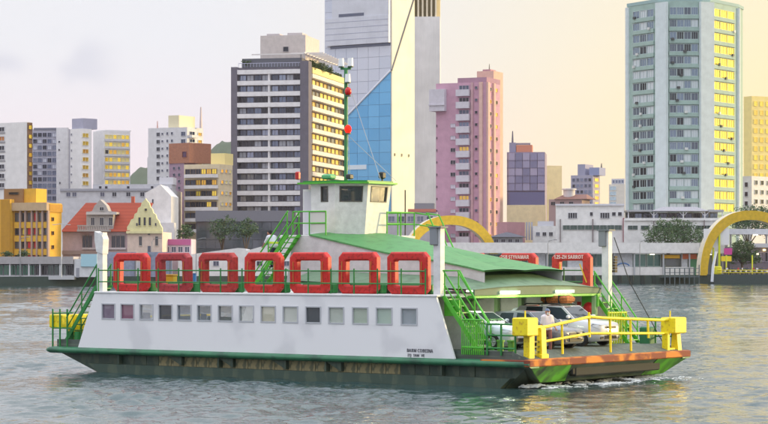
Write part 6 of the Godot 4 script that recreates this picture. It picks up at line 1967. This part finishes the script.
# ---------------------------------------------------------------- people
# one smooth surface round tapered bones: each bone is [from, to, radius, radius]
func body_mesh(bones: Array, cell: float, soft: float) -> ArrayMesh:
	var lo := Vector3(1e9, 1e9, 1e9); var hi := -lo
	for b in bones:
		var r: float = maxf(b[2], b[3]) + soft
		for q in [b[0], b[1]]:
			lo = lo.min(q - Vector3(r, r, r)); hi = hi.max(q + Vector3(r, r, r))
	lo -= Vector3.ONE * cell * 2.0
	var n := Vector3i(((hi - lo) / cell).ceil()) + Vector3i(3, 3, 3)
	var d := PackedFloat32Array()
	d.resize(n.x * n.y * n.z)
	d.fill(1.0)
	for b in bones:
		var a: Vector3 = b[0]; var ab: Vector3 = b[1] - a
		var r: float = maxf(b[2], b[3]) + soft + cell * 2.0
		var l := Vector3i(((a.min(b[1]) - Vector3(r, r, r) - lo) / cell).floor()).max(Vector3i.ZERO)
		var h := Vector3i(((a.max(b[1]) + Vector3(r, r, r) - lo) / cell).ceil()).min(n - Vector3i.ONE)
		var len2 := maxf(ab.length_squared(), 1e-8)
		for z in range(l.z, h.z + 1):
			for y in range(l.y, h.y + 1):
				for x in range(l.x, h.x + 1):
					var p := lo + Vector3(x, y, z) * cell
					var t := clampf((p - a).dot(ab) / len2, 0.0, 1.0)
					var e := (p - a - ab * t).length() - lerpf(b[2], b[3], t)
					var i := x + n.x * (y + n.y * z)
					var o := d[i]
					var k := maxf(soft - absf(o - e), 0.0) / soft
					d[i] = minf(o, e) - k * k * soft * 0.25
	var ids := {}
	var vs := PackedVector3Array()
	for z in n.z - 1:
		for y in n.y - 1:
			for x in n.x - 1:
				var sum := Vector3.ZERO; var cnt := 0
				var base := x + n.x * (y + n.y * z)
				var c := [d[base], d[base + 1], d[base + n.x], d[base + n.x + 1], d[base + n.x * n.y], d[base + 1 + n.x * n.y], d[base + n.x + n.x * n.y], d[base + n.x + 1 + n.x * n.y]]
				var neg := 0
				for q in c:
					if q < 0.0: neg += 1
				if neg == 0 or neg == 8: continue
				for e in [[0, 1], [2, 3], [4, 5], [6, 7], [0, 2], [1, 3], [4, 6], [5, 7], [0, 4], [1, 5], [2, 6], [3, 7]]:
					var v0: float = c[e[0]]; var v1: float = c[e[1]]
					if (v0 < 0.0) != (v1 < 0.0):
						var t := v0 / (v0 - v1)
						var p0 := Vector3(e[0] & 1, (e[0] >> 1) & 1, e[0] >> 2); var p1 := Vector3(e[1] & 1, (e[1] >> 1) & 1, e[1] >> 2)
						sum += p0.lerp(p1, t); cnt += 1
				ids[base] = vs.size()
				vs.append(lo + (Vector3(x, y, z) + sum / cnt) * cell)
	var s := Shape.new()
	s.smooth()
	var sy := n.x; var sz := n.x * n.y
	for z in range(1, n.z - 1):
		for y in range(1, n.y - 1):
			for x in range(1, n.x - 1):
				var i := x + sy * y + sz * z
				var here := d[i] < 0.0
				for ax in [[1, sy, sz], [sy, sz, 1], [sz, 1, sy]]:
					if (d[i + ax[0]] < 0.0) == here: continue
					var q := [i, i - ax[1], i - ax[1] - ax[2], i - ax[2]]
					var ok := true
					for w in q: ok = ok and ids.has(w)
					if not ok: continue
					var p := [vs[ids[q[0]]], vs[ids[q[1]]], vs[ids[q[2]]], vs[ids[q[3]]]]
					if here: s.tri(p[0], p[2], p[1]); s.tri(p[0], p[3], p[2])
					else: s.tri(p[0], p[1], p[2]); s.tri(p[0], p[2], p[3])
	return s.done()

func hand_bones(wrist: Vector3, dir: Vector3, side: Vector3) -> Array:
	var d := dir.normalized(); var w := side.normalized(); var nrm := d.cross(w)
	var b := [[wrist, wrist + d * 0.085, 0.026, 0.03], [wrist + w * 0.015, wrist + d * 0.085 + w * 0.028, 0.018, 0.018], [wrist - w * 0.015, wrist + d * 0.085 - w * 0.028, 0.018, 0.018]]
	for k in 4:
		var l: float = [0.065, 0.078, 0.074, 0.056][k]
		var p0 := wrist + d * 0.08 + w * (0.033 - k * 0.022)
		var p1 := p0 + d * l * 0.5 + nrm * 0.008; var p2 := p1 + d * l * 0.42 + nrm * 0.026
		b.append([p0, p1, 0.0095, 0.009]); b.append([p1, p2, 0.009, 0.008])
	var t0 := wrist + d * 0.025 + w * 0.025
	var t1 := t0 + d * 0.035 + w * 0.032
	b.append([t0, t1, 0.013, 0.011]); b.append([t1, t1 + d * 0.035 + nrm * 0.012, 0.010, 0.009])
	return b

# pose: a dictionary of joints; the person looks along +x and stands on y = 0
func person(label: String, at: Vector3, turn: float, j: Dictionary, look: Dictionary, cell := 0.022, hands := true) -> Node3D:
	var o := thing("person", label, "person", at, turn)
	var skin := mat(look.skin[0], look.skin[1], look.skin[2], 0.6)
	var shirt := mat(look.shirt[0], look.shirt[1], look.shirt[2], 0.85)
	var legs := mat(look.trousers[0], look.trousers[1], look.trousers[2], 0.85)
	var V := Vector3.ZERO
	var head: Vector3 = j.head
	var neck: Vector3 = j.neck
	var face: Vector3 = Vector3(1, -0.05, 0) if not j.has("face") else j.face
	face = face.normalized()
	var across: Vector3 = face.cross(Vector3.UP).normalized()
	var bones := [[neck, head + Vector3(0, -0.05, 0), 0.055, 0.055], [head + Vector3(0, 0.035, 0) - face * 0.015, head + Vector3(0, 0.03, 0) + face * 0.015, 0.094, 0.092], [head + face * 0.03 + Vector3(0, -0.06, 0), head + face * 0.045 + Vector3(0, -0.085, 0), 0.06, 0.045],
		[head + face * 0.1 + Vector3(0, 0.01, 0), head + face * 0.125 + Vector3(0, -0.025, 0), 0.012, 0.016]]
	for sg in [-1.0, 1.0]:
		bones.append([head + across * sg * 0.092 + Vector3(0, 0.02, 0), head + across * sg * 0.096 + Vector3(0, -0.02, 0), 0.02, 0.014])
	for sd in ["l", "r"]:
		bones.append([j["shoulder_" + sd], j["elbow_" + sd], 0.05, 0.042]); bones.append([j["elbow_" + sd], j["wrist_" + sd], 0.042, 0.028])
		bones.append([j["hip_" + sd], j["knee_" + sd], 0.075, 0.055]); bones.append([j["knee_" + sd], j["ankle_" + sd], 0.05, 0.038])
		bones.append([j["shoulder_" + sd], neck, 0.06, 0.06])
	bones.append([neck, j.pelvis, 0.08, 0.11])
	bones.append([j.shoulder_l.lerp(j.shoulder_r, 0.2), j.hip_l, 0.1, 0.1]); bones.append([j.shoulder_r.lerp(j.shoulder_l, 0.2), j.hip_r, 0.1, 0.1])
	for sd in ["l", "r"]:
		if not hands:
			bones.append([j["wrist_" + sd], j["wrist_" + sd] + (j["wrist_" + sd] - j["elbow_" + sd]).normalized() * 0.15, 0.035, 0.03])
	var bm := body_mesh(bones, cell, 0.035)
	if hands:
		var st := SurfaceTool.new()
		st.append_from(bm, 0, Transform3D.IDENTITY)
		for sd in ["l", "r"]:
			var w: Vector3 = j["wrist_" + sd]
			st.append_from(body_mesh(hand_bones(w, w - j["elbow_" + sd], face), 0.0065, 0.008), 0, Transform3D.IDENTITY)
		bm = st.commit()
	put(o, "body", bm, skin)
	# shirt
	var sb := [[neck + Vector3(0, -0.07, 0), j.pelvis + Vector3(0, 0.02, 0), 0.11, 0.135]]
	for sd in ["l", "r"]:
		sb.append([j["shoulder_" + sd], (j["shoulder_" + sd] as Vector3).lerp(j["elbow_" + sd], look.get("sleeve", 0.75)), 0.072, 0.062])
		sb.append([j["shoulder_" + sd], neck + Vector3(0, -0.04, 0), 0.075, 0.07])
		var other: Vector3 = j["shoulder_r"] if sd == "l" else j["shoulder_l"]
		sb.append([(j["shoulder_" + sd] as Vector3).lerp(other, 0.22), (j["hip_" + sd] as Vector3) + Vector3(0, 0.02, 0), 0.118, 0.118])
	put(o, "shirt", body_mesh(sb, cell, 0.04), shirt)
	var tb := []
	for sd in ["l", "r"]:
		tb.append([j["hip_" + sd], j["knee_" + sd], 0.1, 0.074]); tb.append([j["knee_" + sd], j["ankle_" + sd], 0.072, 0.06])
		tb.append([j["hip_" + sd], j.pelvis, 0.105, 0.11])
		var a: Vector3 = j["ankle_" + sd]
		put(o, "shoe", body_mesh([[a + Vector3(-0.04, -0.04, 0), a + Vector3(0.15, -0.055, 0), 0.045, 0.035]], cell, 0.02), mat(44, 42, 42, 0.7))
	put(o, "trousers", body_mesh(tb, cell, 0.03), legs)
	# hair or cap, eyes and mouth
	var hm := mat(look.hair[0], look.hair[1], look.hair[2], 0.8)
	var hb := [[head + Vector3(0, 0.062, 0) - face * 0.03, head + Vector3(0, 0.062, 0) + face * 0.015, 0.094, 0.088]]
	if look.get("cap", false): hb.append([head + Vector3(0, 0.075, 0) + face * 0.09, head + Vector3(0, 0.06, 0) + face * 0.15, 0.03, 0.018])
	else: hb.append([head - face * 0.05, head - face * 0.04 + Vector3(0, -0.03, 0), 0.07, 0.05])
	put(o, "cap" if look.get("cap", false) else "hair", body_mesh(hb, 0.016, 0.03), hm)
	for sg in [-1.0, 1.0]:
		var s := Shape.new()
		s.tube([head + face * 0.093 + across * sg * 0.034 + Vector3(0, 0.008, 0), head + face * 0.1 + across * sg * 0.034 + Vector3(0, 0.008, 0)], 0.012, 0.008, 8)
		put(o, "eye", s.done(), mat(40, 34, 30, 0.4))
	if look.get("mask", false):
		put(o, "face_mask", body_mesh([[head + face * 0.055 + Vector3(0, -0.03, 0), head + face * 0.05 + Vector3(0, -0.075, 0), 0.066, 0.05]], 0.014, 0.02), mat(226, 226, 230, 0.8))
	else:
		var s := Shape.new()
		s.box(head + face * 0.092 + Vector3(0, -0.058, 0), Vector3(0.02, 0.012, 0.045), Basis(across.cross(Vector3.UP), Vector3.UP, across) if false else Basis.IDENTITY)
		put(o, "mouth", s.done(), mat(140, 76, 70, 0.6))
	if look.has("vest_band"):
		var band := Shape.new()
		band.smooth()
		var rings := []
		for y in [0.1, 0.18]:
			var ring := []
			for k in 16: ring.append(j.pelvis + Vector3(cos(TAU * k / 16.0) * 0.155 + y * 0.3, y, sin(TAU * k / 16.0) * 0.235))
			rings.append(ring)
		band.skin(rings, j.pelvis + Vector3(0.04, 0.14, 0))
		put(o, "reflective_band", band.done(), mat(look.vest_band[0], look.vest_band[1], look.vest_band[2], 0.6))
	return o

func standing_pose(stride := 0.0, arm := 0.0) -> Dictionary:
	return {"head": Vector3(0.03, 1.56, 0), "neck": Vector3(0, 1.42, 0), "pelvis": Vector3(0, 0.95, 0), "shoulder_l": Vector3(0, 1.37, -0.19), "shoulder_r": Vector3(0, 1.37, 0.19), "elbow_l": Vector3(-0.03 + arm, 1.08, -0.24), "elbow_r": Vector3(-0.03, 1.08, 0.24), "wrist_l": Vector3(0.05 + arm * 2.0, 0.84 + arm, -0.24), "wrist_r": Vector3(0.05, 0.84, 0.24), "hip_l": Vector3(0, 0.9, -0.09), "hip_r": Vector3(0, 0.9, 0.09), "knee_l": Vector3(0.03 + stride, 0.49, -0.1), "knee_r": Vector3(0.03 - stride, 0.49, 0.1), "ankle_l": Vector3(0.0 + stride, 0.09, -0.1), "ankle_r": Vector3(0.0 - stride * 1.5, 0.09, 0.1)}

func build_people() -> void:
	var ry := ferry.rotation.y
	# deck hand beside the silver car, turned towards the ramp and the camera
	person("person in a blue grey cap and white shirt standing beside the silver car", on_ferry(-1.3, DECK - 0.1, 3.22), ry + deg_to_rad(-30.0), standing_pose(0.06, 0.1), {"skin": [176, 122, 98], "shirt": [226, 216, 222], "trousers": [128, 84, 82], "hair": [112, 122, 148], "cap": true, "mask": true, "sleeve": 0.8})
	# man leaning forward on the upper deck beside the green stair
	var j := {"head": Vector3(0.24, 1.46, 0), "neck": Vector3(0.14, 1.34, 0), "pelvis": Vector3(-0.08, 0.93, 0), "shoulder_l": Vector3(0.1, 1.29, -0.19), "shoulder_r": Vector3(0.1, 1.29, 0.19), "elbow_l": Vector3(0.26, 1.02, -0.25), "elbow_r": Vector3(0.22, 1.02, 0.25), "wrist_l": Vector3(0.46, 0.92, -0.18), "wrist_r": Vector3(0.42, 0.90, 0.18), "hip_l": Vector3(-0.08, 0.9, -0.09), "hip_r": Vector3(-0.08, 0.9, 0.09), "knee_l": Vector3(0.0, 0.48, -0.1), "knee_r": Vector3(-0.04, 0.48, 0.1), "ankle_l": Vector3(-0.04, 0.09, -0.1), "ankle_r": Vector3(-0.1, 0.09, 0.1), "face": Vector3(1, -0.35, 0)}
	person("dark haired person in a pale shirt with yellow band beside the green stair", on_ferry(-14.95, 4.6, 2.8), ry + PI - 0.2, j, {"skin": [170, 116, 92], "shirt": [216, 218, 226], "trousers": [70, 74, 96], "hair": [40, 38, 40], "vest_band": [214, 232, 50]})
	# helmsman
	person("person in dark clothing behind the wheelhouse window", on_ferry(-13.2, 6.02, 5.6), ry, standing_pose(0.0, 0.12), {"skin": [150, 104, 84], "shirt": [56, 58, 70], "trousers": [48, 50, 58], "hair": [34, 32, 34]}, 0.026, false)
	# travellers with their motorbikes on the pontoon
	var spot := Vector3(P(752, 280, 523).x, 2.2, -525)
	var shirts := [[206, 206, 214], [70, 76, 92], [176, 70, 70]]
	var names := ["person in a white shirt standing among the motorbikes on the pontoon", "person in a dark blue shirt standing among the motorbikes on the pontoon", "person in a red shirt standing among the motorbikes on the pontoon"]
	for k in 3:
		var first := person(names[k], spot + Vector3(-5.4 + k * 1.3, 0, 0.2), 0.8, standing_pose(0.04), {"skin": [170, 118, 94], "shirt": shirts[k], "trousers": [60, 62, 76], "hair": [44, 40, 40]}, 0.04, false)
		first.set_meta("group", "people on the pontoon")
		for i in 3:
			copy_of(first, names[k], spot + Vector3(-5.4 + k * 1.3 + (i + 1) * 3.5, 0, 0.2 - 0.5 * ((i + k) % 2)), rng.randf_range(-1.5, 1.5))

func build_foam() -> void:
	var r := RandomNumberGenerator.new()
	r.seed = 77
	var n := FastNoiseLite.new()
	n.seed = 60; n.frequency = 0.55; n.fractal_octaves = 3
	var s := Shape.new()
	var made := 0
	# thin broken froth: small flat flecks gathered where the noise is high
	for k in 26000:
		var v := r.randf_range(0.6, 11.0)
		var u := -0.85 + absf(r.randfn(0.0, 0.75)) - 0.25
		var p := on_ferry(u, 0.0, v)
		var edge := exp(-maxf(u + 0.7, 0.0) * 1.1)
		if n.get_noise_2d(p.x * 1.6, p.z * 1.6) + 0.45 * edge < r.randf_range(0.25, 0.6): continue
		made += 1
		var y := wave_height(p.x, -p.z) * 0.6 + 0.03 + absf(r.randfn(0.0, 0.03)) * edge
		var sz := r.randf_range(0.012, 0.045)
		var turn := r.randf() * TAU
		var ring := []
		for i in 5:
			var a := turn + TAU * i / 5.0
			ring.append(Vector3(p.x + cos(a) * sz * r.randf_range(0.8, 2.0), y, p.z + sin(a) * sz * r.randf_range(0.6, 1.3)))
		var top := Vector3(p.x, y + sz * 0.5, p.z)
		for i in 5: s.tri_out(ring[i], ring[(i + 1) % 5], top, Vector3(p.x, y - 1.0, p.z))
	var o := put(self, "bow_foam", s.done(), mat(214, 220, 220, 0.8))
	tag(o, "white churned foam on the water under the ferry ramp", "foam", "", "stuff")
